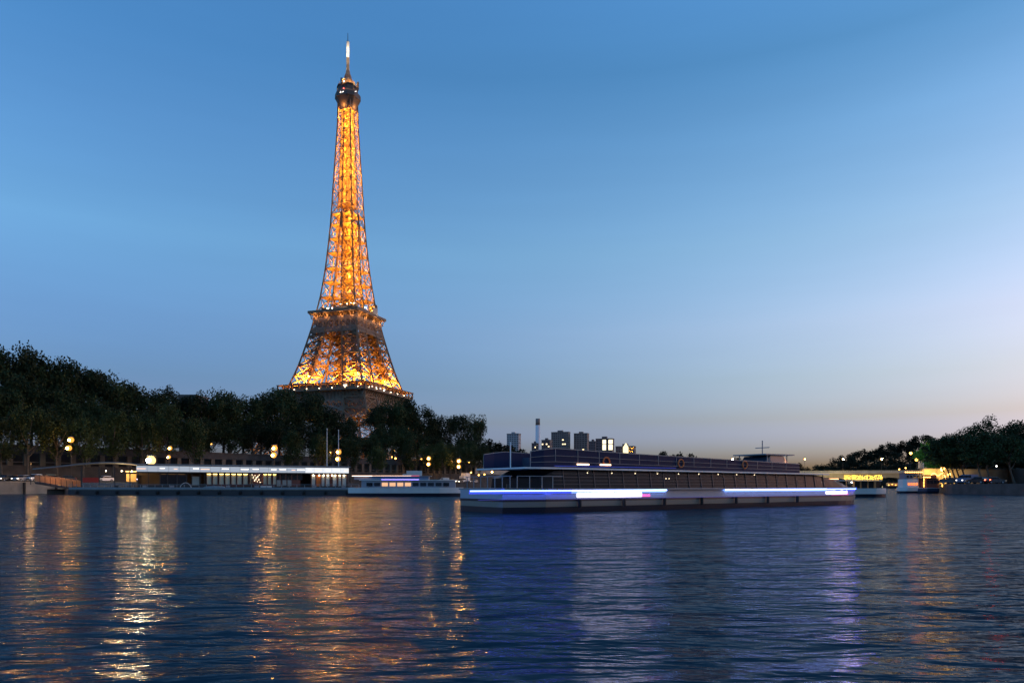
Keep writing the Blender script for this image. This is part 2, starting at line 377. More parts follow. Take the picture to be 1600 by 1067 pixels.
# second platform
H2 = 20.6
p2 = MB()
p2.box(-H2, H2, -H2, H2, 115.2, 115.8); ring(p2, 18.2, 110.4, 112.4, .35)
p2 = p2.build('second_platform', IRON2, T)
m = MB(); face_truss(m, 18.6, 17.7, 104.6, 110.0, 8, .42, .8); face_truss(m, 19.4, 18.8, 101.4, 104.3, 22, .4, .4); m.build('lattice_girder', IRON2, p2)
m = MB(); ring(m, 17.9, 110.0, 111, .3); ring(m, 18.9, 104.2, 104.7, .35); ring(m, 19.6, 100.9, 101.4, .35); m.build('frieze', IRON2, p2)
for rot in range(4):
    c, s_ = (math.cos(rot*math.pi/2), math.sin(rot*math.pi/2))
    for k in range(15):
        m = MB(); x = -19 + 38*k/14; pts = [(-18.3, 111.3), (-18.5, 112.8), (-19.1, 114.1), (-20.4, 115.1)]
        q_ = [Vector((x*c - y*s_, x*s_ + y*c, z)) for y, z in pts]
        for a_, b_ in zip(q_, q_[1:]): m.bar(a_, b_, .42)
        m.build('bracket', IRON2, p2)
m = MB(); ring(m, H2, 115.8, 117.0, .12); m.build('railing', IRON, p2)
m = MB(); m.box(-9, 9, -16, -11.5, 115.9, 119.5); m.box(-9, 9, 11.5, 16, 115.9, 119.5); m.box(-16.5, -11.5, -9, 9, 115.9, 119.5); m.box(11.5, 16.5, -10, 9, 115.9, 119.5)
m.box(-14.5, 14.5, -14.5, 14.5, 119.6, 120.1); m.build('pavilion', PAV, p2)
MB().box(15.5, 16.2, -15.6, -8.5, 116, 127).build('screen', GREYP, p2)
MB().box(9, 15.4, -16.2, -15.6, 116, 124).build('screen', GREYP, p2)
r2 = random.Random(3)
for k in range(26):
    side = k % 2; tt = r2.uniform(-15, 15); z = r2.choice((116.6, 117.4, 118.6, 121.2, 121.5)); hh = 16.8 if z < 120 else 14.8
    if z < 117: hh = 20.2
    x, y = (tt, -hh) if side else (-hh, tt)
    MB().ball((x, y, z), r2.uniform(.15, .28), 6, 4).build('bulb', r2.choice((WHT, WARMS)), p2)
for rot in range(4):
    c, s_ = (math.cos(rot*math.pi/2), math.sin(rot*math.pi/2))
    for x in (-15, -6, 6, 15):
        y = -19.7; plight('gallery_lamp', (x*c - y*s_, x*s_ + y*c, 113.0), 130, (1, .4, .1), .3, p2)
        y = -19.0; plight('gallery_lamp', (x*c - y*s_, x*s_ + y*c, 117.0), 60, (1, .6, .25), .25, p2)
# upper shaft
lv4 = [190, 198, 207.5, 216, 224, 232, 239.5, 246.5, 253, 259, 264.5, 270, 275]
m = MB()
for z0, z1 in zip(lv4, lv4[1:]):
    a0 = W_(z0); a1 = W_(z1)
    A = [Vector((sx*a0, sy*a0, z0)) for sx, sy in ((-1, -1), (0, -1), (1, -1), (1, 0), (1, 1), (0, 1), (-1, 1), (-1, 0))]
    B = [Vector((sx*a1, sy*a1, z1)) for sx, sy in ((-1, -1), (0, -1), (1, -1), (1, 0), (1, 1), (0, 1), (-1, 1), (-1, 0))]
    for k in range(8):
        k2 = (k+1) % 8; m.bar(A[k], B[k], .8 if k % 2 == 0 else .6, caps=False)
        m.bar(A[k], A[k2], .42); m.bar(A[k], B[k2], .36, caps=False); m.bar(A[k2], B[k], .36, caps=False)
        mid = (A[k] + A[k2] + B[k] + B[k2]) / 4
    m.bar(A[1], A[5], .25); m.bar(A[3], A[7], .25); m.bar(A[1], A[3], .2); m.bar(A[3], A[5], .2); m.bar(A[5], A[7], .2); m.bar(A[7], A[1], .2)
m.build('upper_shaft', IRON, T)
m = MB(); z = 117
while z < 274:                                          # lift cage and stairs in the middle
    c = min(2.6, W_(z)*.45); z1 = min(z + 3.1, 275); cc = [(-c, -c), (c, -c), (c, c), (-c, c)]
    for k in range(4):
        a_, b_ = cc[k], cc[(k+1) % 4]
        m.bar((*a_, z), (*a_, z1), .36, caps=False); m.bar((*a_, z), (*b_, z), .3); m.bar((*a_, z), (*b_, z1), .24, caps=False); m.bar((*b_, z), (*a_, z1), .24, caps=False)
        f_ = 1.55 if z > 195 else 1
        if False:
            a2 = (a_[0]*f_, a_[1]*f_); b2 = (b_[0]*f_, b_[1]*f_)
            m.bar((*a2, z), (*b2, z1), .3, caps=False); m.bar((*a2, z1), (*b2, z1), .22); m.bar((*b2, z), (*a2, z1), .2, caps=False)
            m.bar((*a2, z), (*a2, z1), .25, caps=False)
    z += 3.1
m.build('lift_shaft', IRON, T)
AMB0 = (1, .37, .03)
def slab(c, z0, z1): MB().box(-c, c, -c, c, z0, z1).build('shaft_floor', IRON, T)
for z in (128, 139.3, 149.7, 161, 171.7, 182, 190): slab(max(3.6, W_(z) - S_(z) + 1.2), z + .02, z+.4)
for z in (207.5, 216, 224, 232, 239.5, 246.5, 253, 259, 264.5): slab(W_(z)*.55, z, z+.25)
slab(5.2, 196.6, 197.3); plight('projector', (0, -6.4, 193.5), 900, AMB0, .25, T); plight('projector', (-6.4, 0, 193.5), 900, AMB0, .25, T)
for x0, x1, z0, z1 in ((-3.4, 3.4, 172.4, 181.6), (-3.4, 3.4, 140.5, 149.2), (-2.9, 2.9, 118, 127)):
    MB().box(x0, x1, 2.75, 2.95, z0, z1).build('shaft_panel', IRON, T); MB().box(2.75, 2.95, x0+.6, x1-.7, z0, z1).build('shaft_panel', IRON, T)
r9 = random.Random(11)
for z0, z1 in zip(lv4[1:], lv4[2:]):                 # solid panels added round the shaft to catch gold light, bay by bay
    k0, k1 = W_(z0)*.56, W_(z1)*.56; g = .1
    for a_ in range(4):
        c_, d_ = math.cos(a_*math.pi/2), math.sin(a_*math.pi/2)
        def PP(x, y, zz): return (x*c_ - y*d_, x*d_ + y*c_, zz)
        m = MB()
        for x0, x1 in ((-.98, -.38), (-.26, .3), (.42, .95)):
            zt_ = z1 - g - (.9 if r9.random() < .35 else .1); zb_ = z0 + (1.2 if r9.random() < .3 else .2)
            m.loft([[PP(k0*x0, k0, zb_), PP(k0*x1, k0, zb_), PP(k0*x1, k0 + .08, zb_), PP(k0*x0, k0 + .08, zb_)], [PP(k1*x0, k1, zt_), PP(k1*x1, k1, zt_), PP(k1*x1, k1 + .08, zt_), PP(k1*x0, k1 + .08, zt_)]])
        m.build('shaft_panel', IRON, T)
m = MB()
for z in range(120, 190, 6):
    for _ in range(5):
        k = W_(z)*.7; m.bar((r9.uniform(-k, k), r9.uniform(-k, k), z), (r9.uniform(-k, k), r9.uniform(-k, k), z + r9.uniform(3, 6)), .45)
m.build('inner_bracing', IRON, T)
# inner machinery of the second level
m = MB()
for a_ in range(24):
    z = 120.5 + r2.uniform(0, 6); x, y = r2.uniform(-10, 10), r2.uniform(-10, 10); m.bar((x, y, 120), (x + r2.uniform(-2, 2), y, z), .4)
m.build('machinery', IRON2, T)
# summit
CAB = mat('summit_iron', (.11, .085, .07), .6)
def octo(h, z, cut=.55): k = h*cut; return [(h, -k, z), (h, k, z), (k, h, z), (-k, h, z), (-h, k, z), (-h, -k, z), (-k, -h, z), (k, -h, z)]
m = MB(); m.loft([octo(5.2, 267.5), octo(5.9, 271.5), octo(7.7, 275.5), octo(8.2, 276.2), octo(8.2, 279.2), octo(7.8, 280.4), octo(6.4, 280.6), octo(6.4, 284.5), octo(7.0, 284.8), octo(7.0, 285.6),
                  octo(5.0, 285.8), octo(4.6, 289.5), octo(2.6, 291.6), octo(2.2, 294), octo(1.4, 296.2), octo(1.2, 298)])
top = m.build('summit_cabin', CAB, T)
m = MB()
for sx, sy, d in ((-1, 0, 8.6), (0, -1, 8.6), (1, 0, 8.8), (0, 1, 8.6)):
    x, y = sx*d, sy*d; m.box(x-.5, x+.5, y-.5, y+.5, 283.0, 288); m.bar((x, y, 284), (sx*6, sy*6, 284), .35)
for a_ in range(10):
    an = a_*.628; m.bar((6.7*math.cos(an), 6.7*math.sin(an), 285.6), (6.7*math.cos(an), 6.7*math.sin(an), 287.6 + (a_ % 3)*.5), .3)
m.build('aerial', CAB, top)
for k in range(26):
    an = r2.uniform(0, 6.28); z, rr = r2.choice(((278, 8.3), (281.5, 6.6), (283.5, 6.6), (286.2, 7.0), (289.6, 4.9), (288, 5.6)))
    MB().ball((rr*math.cos(an), rr*math.sin(an), z), .25 if z > 280 else .17, 6, 4).build('bulb', glow('red_beacon', (1, .1, .08), 3) if k in (5, 13) else (WHT if k % 3 else AMBERS), top)
m = MB(); m.tube([(0, 0, 297.5), (0, 0, 303)], [1.3, 1.0], 8); m.tube([(0, 0, 303), (0, 0, 307.5)], [1.1, 1.2], 8)
m.build('mast', CAB, T)
mast = MB().tube([(0, 0, 307.5), (0, 0, 308), (0, 0, 319), (0, 0, 319.4)], [1.0, 1.05, .95, 1.2], 10).build('mast', WHITEP, T, True)
MB().tube([(0, 0, 319.4), (0, 0, 326)], [.28, .16], 6).build('antenna', CAB, mast)
for a_ in range(4):
    an = a_*math.pi/2 + .6
    for z, pw in ((300, 25), (304.5, 60), (308.5, 90), (313.5, 90)):
        plight('mast_lamp', (2.6*math.cos(an), 2.6*math.sin(an), z), pw, (1, .72, .4), .08, T)
for a_ in range(8):
    an = a_*math.pi/4; plight('summit_lamp', (7.6*math.cos(an), 7.6*math.sin(an), 287.6), 260, (1, .45, .10), .2, T)
    plight('summit_lamp', (6.9*math.cos(an), 6.9*math.sin(an), 270), 130, (1, .4, .08), .15, T)
# projectors inside the structure
def leg_centre(z, sx, sy): return sum(leg_section(z, sx, sy), Vector()) / 4
for sx in (-1, 1):
    for sy in (-1, 1):
        for z, pw in ((6, 300), (20, 300), (36, 140), (49, 30), (59.3, 800), (64.5, 4800), (69, 5600), (74.5, 4200), (80, 2600), (86.5, 2400), (93, 1400), (100, 500), (107, 60)):
            plight('projector', leg_centre(z, sx, sy), PK*(pw), AMB, .3, T)
        for z in (121, 132, 143, 154, 165.5, 176, 186.5):
            pw = {121: 600, 132: 1000, 143: 850, 154: 850, 165.5: 850, 176: 850, 186.5: 500}[z]
            plight('projector', leg_centre(z, sx, sy), PK*(pw), AMB, .25, T)
for z in (122, 134, 145, 156, 167, 178, 187): plight('projector', (-3.2, -3.8, z), PK*(420 if z in (145, 178, 122) else 130), AMB, .25, T)
z = 200
while z < 274:
    k = W_(z)*.78
    for sx, sy in ((-1, -1), (1, -1), (1, 1), (-1, 1), (-1, 0), (0, -1)): plight('projector', (sx*k, sy*k, z), PK*((190, 110, 150)[int(z) % 3] if z < 262 else 90), AMB, .2, T)
    z += 5.6

# ------------------------------------------------------------------ trees
def crown_mesh(seed, rx, rz, nclump, nleaf, size, droop=0, lobes=1.0):
    r = random.Random(seed); v = []; f = []
    cl = []
    for k in range(nclump):
        while True:
            p = Vector((r.uniform(-1, 1), r.uniform(-1, 1), r.uniform(-1, 1)))
            if .25 < p.length < 1: break
        shape = 1 - .35*max(0, p.z)**2
        cl.append((Vector((p.x*rx*shape*.85, p.y*rx*shape*.85, p.z*rz*.85)), r.uniform(.18, .36)*rx*lobes))
    cl += [(Vector((r.uniform(-.3, .3)*rx, r.uniform(-.3, .3)*rx, r.uniform(-.5, .5)*rz)), .42*rx) for _ in range(max(2, nclump//6))]
    tot = sum(c[1]**2 for c in cl)
    for c, cr_ in cl:
        for _ in range(max(6, int(nleaf*cr_**2/tot))):
            d = Vector((r.gauss(0, 1), r.gauss(0, 1), r.gauss(0, 1))).normalized() * cr_ * (r.random()**.45) * (1.18 if r.random() < .12 else 1)
            if droop: d.z = d.z*1.3 - droop*abs(r.gauss(0, 1))*.5
            p = c + d; s_ = size*r.uniform(.6, 1.25)
            a = Vector((r.gauss(0, 1), r.gauss(0, 1), r.gauss(0, .7))).normalized(); bb = a.cross(Vector((r.gauss(0, 1), r.gauss(0, 1), r.gauss(0, 1)))).normalized()
            i = len(v); v += [tuple(p - a*s_*.5), tuple(p + bb*s_*.38), tuple(p + a*s_*.5), tuple(p - bb*s_*.38)]; f.append((i, i+1, i+2, i+3))
    return v, f
def tree_parts(kind, seed, rx, rz, trunk_h, tr, nclump, nleaf, size, m, droop=0, lean=(0, 0), lobes=1.0):
    v, f = crown_mesh(seed, rx, rz, nclump, nleaf, size, droop, lobes)
    q = MB(); q.v = v; q.f = f
    me = bpy.data.meshes.new('crown'); me.from_pydata(v, [], f); me.materials.append(m)
    t_ = MB(); r = random.Random(seed + 50); H = trunk_h + rz*.9
    lx, ly = lean
    t_.tube([(lx*k/5*H + (r.uniform(-.02, .02)*H if 0 < k < 5 and not (lx or ly) else 0), ly*k/5*H, H*k/5) for k in range(6)], [tr*(1.25 if k == 0 else 1 - .14*k) for k in range(6)], 8)
    for k in range(7):
        z = trunk_h*.85 + rz*.1*k; an = r.uniform(0, 6.28); ln = rx*r.uniform(.5, .8)
        p0 = Vector((lx*z, ly*z, z))
        t_.tube([p0, p0 + Vector((math.cos(an)*ln*.5, math.sin(an)*ln*.5, rz*.25)), p0 + Vector((math.cos(an)*ln, math.sin(an)*ln, rz*.65))], [tr*.5, tr*.33, tr*.12], 6)
    mt = bpy.data.meshes.new('trunk'); mt.from_pydata(t_.v, [], t_.f); mt.materials.append(BARK)
    return me, mt, Vector((lx*H, ly*H, trunk_h + rz)), (rx, rz, trunk_h)
def put_tree(var, x, y, zb, height, radius, name, label, cat, group, rz=None):
    me, mt, cc, (rx, rz0, th) = var
    full = th + 2*rz0
    o = thing(name, label, cat, (x, y, zb), rnd.uniform(0, 6.28) if rz is None else rz, group)
    s_ = height/full; o.scale = (radius/rx, radius/rx, s_)
    t_ = bpy.data.objects.new('trunk', mt); c = bpy.data.objects.new('crown', me)
    for k in (t_, c): COL.objects.link(k); k.parent = o
    c.location = cc
    return o
BIG = [tree_parts('b', 100+i, 8, 8.5, 5, .5, 34, 6500, .62, LEAF[0]) for i in range(5)]
LOW = [tree_parts('b', 150+i, 8, 9.5, 1.5, .5, 38, 7000, .62, LEAF[0]) for i in range(4)]
WIL = [tree_parts('w', 200+i, 4.5, 6, 5.5, .26, 26, 4200, .45, LEAF[1], 1.2, lobes=1.1) for i in range(4)]
FAR = [tree_parts('f', 300+i, 7, 6, 2.5, .4, 20, 1500, 1.0, LEAF[2]) for i in range(4)]
ORD = ['first', 'second', 'third', 'fourth', 'fifth', 'sixth', 'seventh', 'eighth', 'ninth', 'tenth', 'eleventh', 'twelfth', 'thirteenth', 'fourteenth', 'fifteenth',
       'sixteenth', 'seventeenth', 'eighteenth', 'nineteenth', 'twentieth', 'twenty-first', 'twenty-second', 'twenty-third', 'twenty-fourth', 'twenty-fifth', 'twenty-sixth', 'twenty-seventh', 'twenty-eighth', 'twenty-ninth', 'thirtieth']
def Zw(u, extra=0):
    m_ = (u - 800)/F; p = Vector((-120.5, 170, 0)) + EN*extra
    s_ = (m_*p.y - p.x)/(ED.x - m_*ED.y); return p.y + s_*ED.y
sky_line = [(-20, 540), (0, 537), (30, 538), (60, 548), (75, 556), (90, 551), (120, 562), (150, 577), (180, 584), (200, 597), (215, 603), (235, 606), (262, 599), (290, 618), (320, 608), (345, 610),
            (370, 618), (400, 612), (430, 611), (460, 616), (490, 622), (515, 632), (535, 643), (555, 655), (570, 668), (583, 645), (592, 628), (612, 617), (635, 620), (650, 628), (668, 630), (685, 645), (700, 655), (715, 646), (735, 642), (755, 652)]
us = [-14, 18, 50, 84, 112, 142, 172, 200, 232, 262, 296, 326, 350, 380, 408, 436, 464, 494, 520, 546, 590, 614, 640, 664, 688, 716, 742]
for i, u in enumerate(us):
    Z = Zw(u, 16); y = lerp_tab(sky_line, u); ztop = EYE + (HZ - y)*Z/F
    rad = {262: 4.5, 546: 4.5, 590: 6}.get(u, 7.6)
    put_tree(BIG[i % 5], gx(u, Z), Z, 10.4, (ztop - 10.4)*(1.03 if not 420 < u < 520 else 1.12), rad, 'plane_tree', 'tall dark plane tree on the upper embankment, %s from the left on the skyline' % ORD[i], 'tree', 'tall trees on the left bank skyline')
us2 = [-5, 32, 70, 105, 140, 178, 214, 250, 286, 322, 358, 394, 428, 462, 496, 528, 556, 578, 600, 626, 652, 678, 704, 728, 750]
for i, u in enumerate(us2):
    Z = Zw(u, 8); y = lerp_tab(sky_line, u) + 38; y = min(y, 690); ztop = EYE + (HZ - y)*Z/F
    if u in (556, 578): ztop = EYE + (HZ - 676)*Z/F
    put_tree(LOW[i % 4], gx(u, Z), Z, 10.4, max(7, ztop - 10.4), 6.4, 'plane_tree', 'rounded dark plane tree behind the arcade wall, %s from the left in the lower row' % ORD[i], 'tree', 'lower row of trees behind the arcade wall')
us3 = [(2, 640), (43, 615), (89, 632), (130, 640), (177, 628), (222, 634), (262, 612), (302, 640), (455, 664), (500, 668), (548, 676), (590, 690), (640, 690), (665, 686), (678, 690), (690, 684), (705, 688), (728, 690), (750, 694)]
for i, (u, y) in enumerate(us3):
    Z = Zw(u, -9 if u < 600 else -5); ztop = EYE + (HZ - y)*Z/F
    put_tree(WIL[i % 4], gx(u, Z), Z, 2.7, ztop - 2.7, 4.6 if u < 600 else 4.0, 'quay_tree', 'slender loose-leaved tree on the lower quay, %s from the left' % ORD[i], 'tree', 'slender trees on the lower left quay')
# far trees beyond the bridge: left bank end, centre, hill
k = 0
for u, y, Z in [(764, 682, 340), (778, 692, 350), (792, 696, 380), (815, 700, 420), (1015, 708, 640), (1035, 706, 640), (1060, 709, 640), (1085, 708, 640), (1110, 712, 620), (1150, 716, 620), (1180, 716, 620), (1215, 718, 600), (1240, 720, 600)]:
    ztop = EYE + (HZ - y)*Z/F; zb = 10.4 if u < 800 else 4
    put_tree(FAR[k % 4], gx(u, Z), Z, zb, max(6, ztop - zb), 8 if u < 800 else 12, 'distant_tree', 'small far dark tree beyond the tour boat, %s from the left in its row' % ORD[k], 'tree', 'distant trees behind the tour boat'); k += 1
hl = [(1262, 738), (1280, 732), (1300, 722), (1318, 704), (1330, 712), (1345, 702), (1360, 699), (1380, 695), (1400, 690), (1420, 684), (1440, 679), (1460, 682), (1490, 674), (1520, 664), (1545, 656), (1575, 658), (1600, 650), (1640, 645)]
k = 0
for u in list(range(1262, 1462, 13)):
    y = lerp_tab(hl, u); Z = 545; ztop = EYE + (HZ - y)*Z/F
    put_tree(FAR[k % 4], gx(u, Z), Z, max(2, ztop - 15), 15, 7.5, 'hill_tree', 'distant dark tree on the crest of the wooded hill, %s from the left' % ORD[k], 'tree', 'trees on the crest of the hill'); k += 1
k = 0
for row, (Z, dy) in enumerate(((510, 16), (480, 32), (455, 44))):
    for u in range(1275 + row*8, 1470, 21):
        y = lerp_tab(hl, u) + dy
        if y > 742: continue
        ztop = EYE + (HZ - y)*Z/F
        put_tree(FAR[(k+1) % 4], gx(u, Z), Z, max(2, ztop - 13), 13, 8.5, 'hill_tree', 'dark tree on the %s slope of the hill behind the bridge, %s from the left' % (('upper', 'middle', 'lower')[row], ORD[k % 30]), 'tree', 'trees on the slope of the hill'); k += 1
    k = 0
for row, (Z, dy, e_) in enumerate(((265, 0, 12), (235, 22, 9), (205, 44, 6), (186, 62, 4))):
    k = 0
    for u in range((1474, 1512, 1506, 1520)[row], 1680, 34 - 2*row):
        y = lerp_tab(hl, u) + dy; ztop = EYE + (HZ - y)*Z/F
        put_tree(LOW[(k + row) % 4], gx(u, Z), Z, 6, (ztop - 6)*1.1, 7.4, 'riverside_tree', 'dark leafy tree on the right bank, %s from the left in the %s row' % (ORD[k], ('rear', 'upper middle', 'lower middle', 'front')[row]), 'tree', 'dark trees on the right bank'); k += 1
GR = [tree_parts('g', 400+i, 5, 6, 1.5, .3, 26, 4200, .5, LEAF[3]) for i in range(1)]
put_tree(GR[0], gx(1463, 200), 200, 2.2, 12.8, 5.4, 'green_tree', 'light green lamplit tree standing in front of the dark hill', 'tree', None)
LEAN = [tree_parts('l', 420+i, 3.6, 4, 3.6, .22, 18, 2600, .45, LEAF[0], lean=(-.32, 0)) for i in range(2)]
for i, u in enumerate((1479, 1486, 1493, 1500, 1509)):
    Z = 168 - (1.5 if i else 0); put_tree(LEAN[i % 2], gx(u, Z) + .3, Z, 2.2, 11.5, 3.8, 'leaning_tree', 'slanting tree on the right quay in front of the yellow-lit wall, %s from the left' % ORD[i], 'tree', 'leaning trees on the right quay', 0.0)
for i, u in enumerate((1536, 1549, 1585)):
    Z = 160; put_tree(LEAN[i % 2], gx(u, Z), Z, 2.2, 12, 3.8, 'leaning_tree', 'dark slanting tree on the unlit right quay, %s from the left' % ORD[i], 'tree', 'leaning trees on the right quay', 0.1)

# ------------------------------------------------------------------ arcade wall of the left bank
a0 = quayp(-30, 22.5)
rzb = math.atan2(ED.y, ED.x)
AW = thing('arcade_wall', 'long stone embankment wall with a row of square dark openings behind the quay', 'wall', (a0[0], a0[1], 0), rzb)
LW = 300
m = MB(); m.box(0, LW, 0, .8, 2.7, 6.6); m.box(0, LW, -.12, .9, 9.7, 11.5); m.build('wall', CONC, AW)
MB().box(0, LW, 3.6, 3.95, 2.7, 11.2).build('back_wall', mat('dark_recess_stone', (.035, .032, .03), .9), AW)  # darkness of the recess is put into this near-black colour
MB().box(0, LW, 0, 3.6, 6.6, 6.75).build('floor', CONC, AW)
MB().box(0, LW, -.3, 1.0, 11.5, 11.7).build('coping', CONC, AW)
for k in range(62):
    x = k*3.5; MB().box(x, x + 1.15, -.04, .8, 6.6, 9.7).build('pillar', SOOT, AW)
MB().box(62*3.5, LW, .05, .8, 6.6, 9.7).build('wall', STONE2, AW)
m = MB()
for k in range(61): m.box(k*3.5 + 1.15, k*3.5 + 3.5, .3, .36, 7.5, 7.58)
m.build('rail', GREYP, AW)
RWm = thing('embankment_wall', 'low yellow-lit embankment wall behind the leaning trees', 'wall', (106, 176.5, 2.2), math.atan2(20, 60))
MB().box(-4, 60, 0, .6, 0, 3.6).build('wall', SOOT, RWm); MB().box(-4, 60, -.15, .75, 3.6, 3.85).build('coping', CONC, RWm)
q_ = thing('mooring_quay', 'pale stone quay facing with dark fender piles below the parked cars', 'quay wall', (*quayp(-60, -.25), 0), rzb)
MB().box(0, 72, 0, .2, -1, 2.55).build('wall', STONE, q_); MB().box(0, 72, -.15, .2, 2.55, 2.72).build('coping', STONE2, q_)
for k in range(12): MB().bar((2 + 6.2*k, -.25, -1), (2 + 6.2*k, -.25, 2.5), .4).build('fender', BLACK if k % 3 else STONE2, q_)

# ------------------------------------------------------------------ street lamps
def lamp(u, y, Z, zb, label, r=.3, m=AMBER, y2=None, kind='street_lamp', arm=0.0, beam=0):
    r *= 1.5; p = at(u, y, Z); o = thing(kind, label, 'street lamp', (p.x, p.y, zb), 0, 'street lamps along the river'); h = p.z - zb
    MB().tube([(0, 0, 0), (0, 0, .4), (0, 0, h + (1.5 if y2 and y2 < y else 0) - r)], [.16, .1, .06], 8).build('post', DARK, o)
    la = MB().ball((0, -arm, h), r, 8, 6).build('lantern', m, o, True)
    if beam:                                         # added spot aimed over the river to brighten the lamp's streak on the water
        d = bpy.data.lights.new('reflection_spot', 'SPOT'); d.energy = beam; d.color = (1, .42, .08) if m is AMBER else (1, .78, .45); d.spot_size = R(40); d.spot_blend = .6; d.shadow_soft_size = r*.45
        lo_ = bpy.data.objects.new('reflection_spot', d); COL.objects.link(lo_); lo_.parent = o; lo_.location = (0, -r*1.6, h); lo_.rotation_euler = (R(84), 0, math.atan2(p.x, p.y)*-1 + R(180)*0)
        lo_.rotation_euler = (R(-84), 0, -math.atan2(p.x, p.y))
    if m in (AMBER, WARM): MB().ball((0, -r*1.12, h-.1), r*.45, 8, 6).build('bulb', AMBERB if m is AMBER else WARMB, la, True)
    MB().lathe([(r*.7, 0), (r*1.25, .05), (r*.4, .3), (.03, .4)], (0, -arm, h + r*.9), 8).build('lamp_cap', DARK, o)
    if y2:
        h2 = at(u, y2, Z).z - zb
        la = MB().ball((0, -.75, h2), r*.95, 8, 6).build('lantern', m, o, True); MB().ball((0, -.75-r*1.08, h2-.1), r*.45, 8, 6).build('bulb', AMBERB, la, True)
        MB().bar((0, 0, h2 + .1), (0, -.6, h2 + .1), .07).build('arm', DARK, o)
    return o
for i, (u, y, y2, r) in enumerate(((111, 687, 700, .44), (266, 700, 714, .34), (429, 700, 711, .6), (529, 706, 717, .6), (670, 716, 725, .56), (717, 720, 729, .62), (769, 730, 737, .42))):
    lamp(u, y, Zw(u, -14 if u < 600 else -9), 2.7, 'twin-lantern orange street lamp on the lower quay, %s from the left' % ORD[i], r, AMBER, y2, beam=(600, 300, 1100, 1500, 500, 700, 200)[i])
lamp(236, 719, 166, 2.7, 'brightest warm white lamp, standing behind the boathouse canopy', .72, WARM, beam=600)
for i, (u, y, Z) in enumerate(((1, 677, 190), (118, 673, 232), (330, 693, 250), (436, 699, 262), (516, 707, 268), (538, 705, 268), (616, 704, 300), (613, 714, 298), (605, 721, 290), (618, 716, 300), (635, 709, 306), (658, 717, 306), (706, 721, 318), (733, 722, 322), (736, 728, 330), (752, 716, 340))):
    lamp(u, y, Z, 10.4 if at(u, y, Z).z > 12 else 2.7, 'small globe lamp on the upper embankment road, %s from the left' % ORD[i], .24 if i not in (1, 3) else .18, AMBERS)
for i, (u, y) in enumerate(((601, 732), (736, 738), (748, 742), (757, 741), (587, 739))):
    lamp(u, y, 290, 2.7, 'low footpath light among the cars of the far quay, %s' % ORD[i], .2, AMBERS)

# ------------------------------------------------------------------ bridge
BD = math.atan2(-.322, .947)
BR = thing('stone_bridge', 'low stone arch bridge across the river behind the boats', 'bridge', (87, 451, 0), BD)
nx = 5; span = 27.6; pier = 3.4; x = 0
m = MB(); prf = []
for k in range(nx):
    x0 = k*(span + pier) + 1
    for j in range(17):
        t_ = j/16; prf.append((x0 + span*t_, 1.2 + 5.0*math.sin(math.pi*t_)**.8 if 0 < t_ < 1 else 1.2))
xs = [p[0] for p in prf]
for (xa, za), (xb, zb_) in zip(prf, prf[1:]):
    if xb - xa > 3: zz = -2; m.prism([(xa, 0), (xb, 0), (xb, 16), (xa, 16)], -2, 8.6)
    else: m.prism([(xa, 0), (xb, 0), (xb, 16), (xa, 16)], [za, zb_, zb_, za], 8.6)
m.prism([(-12, 0), (1, 0), (1, 16), (-12, 16)], -2, 8.6); m.prism([(prf[-1][0], 0), (prf[-1][0]+10, 0), (prf[-1][0]+10, 16), (prf[-1][0], 16)], -2, 8.6)
m.build('arches', mat('bridge_stone', (.24, .21, .15), .85, noise=.25, nscale=.3), BR)
xe = prf[-1][0]
MB().box(-12, xe+10, -.7, 16.7, 8.6, 9.1).build('cornice', STONE2, BR)
m = MB(); m.box(-12, xe+10, -.55, -.15, 10.0, 10.25); m.box(-12, xe+10, 16.2, 16.5, 9.1, 10.2)
for k in range(170): m.box(-12 + k, -11.6 + k, -.5, -.2, 9.1, 10.0)
m.build('balustrade', STONE2, BR)
for k in range(1, nx):
    xc = k*(span+pier) - pier/2 + 1
    MB().prism([(xc-2.1, 0), (xc, -3), (xc+2.1, 0)], -2, 4.2).build('cutwater', STONE, BR)
for k, u in enumerate((1144, 1199, 1257, 1317, 1377)):
    m_ = (u - 800)/F; tt = (m_*451 - 87)/(.947 + m_*.322); Z = 451 - .322*tt
    o = lamp(u, 717, Z - .4, 9.1, 'yellow lamp on the bridge parapet, %s from the left' % ORD[k], .42, WARM if k != 2 else AMBER)
for k, (u, y, Z) in enumerate(((1432, 718, 385), (1423, 708, 400), (1444, 714, 380), (1405, 733, 440), (1415, 731, 440))):
    lamp(u, y, Z, 6 if u > 1419 else 9.1, 'lamp at the right end of the bridge, %s of five' % ORD[k], .5 if k < 2 else .28, AMBERS)
# pylon with a horse statue at the bridge end
PY = thing('statue_pylon', 'pale stone pylon with a statue at the right end of the bridge', 'monument', (231.5, 396, 2), BD)
m = MB(); m.box(-1.6, 1.6, -1.6, 1.6, 0, 9.4); m.box(-2.3, 2.3, -2.3, 2.3, 9.4, 13.2); m.build('pedestal', STONE2, PY); MB().box(-2.6, 2.6, -2.6, 2.6, 9.0, 9.4).build('cornice', STONE, PY)
m = MB(); m.tube([(-1.5, 0, 14.6), (-.8, 0, 14.9), (.6, 0, 14.8), (1.2, 0, 15.1)], [.5, .65, .6, .4], 8); m.tube([(1.1, 0, 15.0), (1.7, 0, 16.1), (2.3, 0, 15.9)], [.4, .28, .16], 8)
for x_ in (-1.2, -1.0, .7, .95): m.tube([(x_, .25 if x_ > 0 else -.25, 14.6), (x_+.1, .2, 13.2)], [.22, .12], 6)
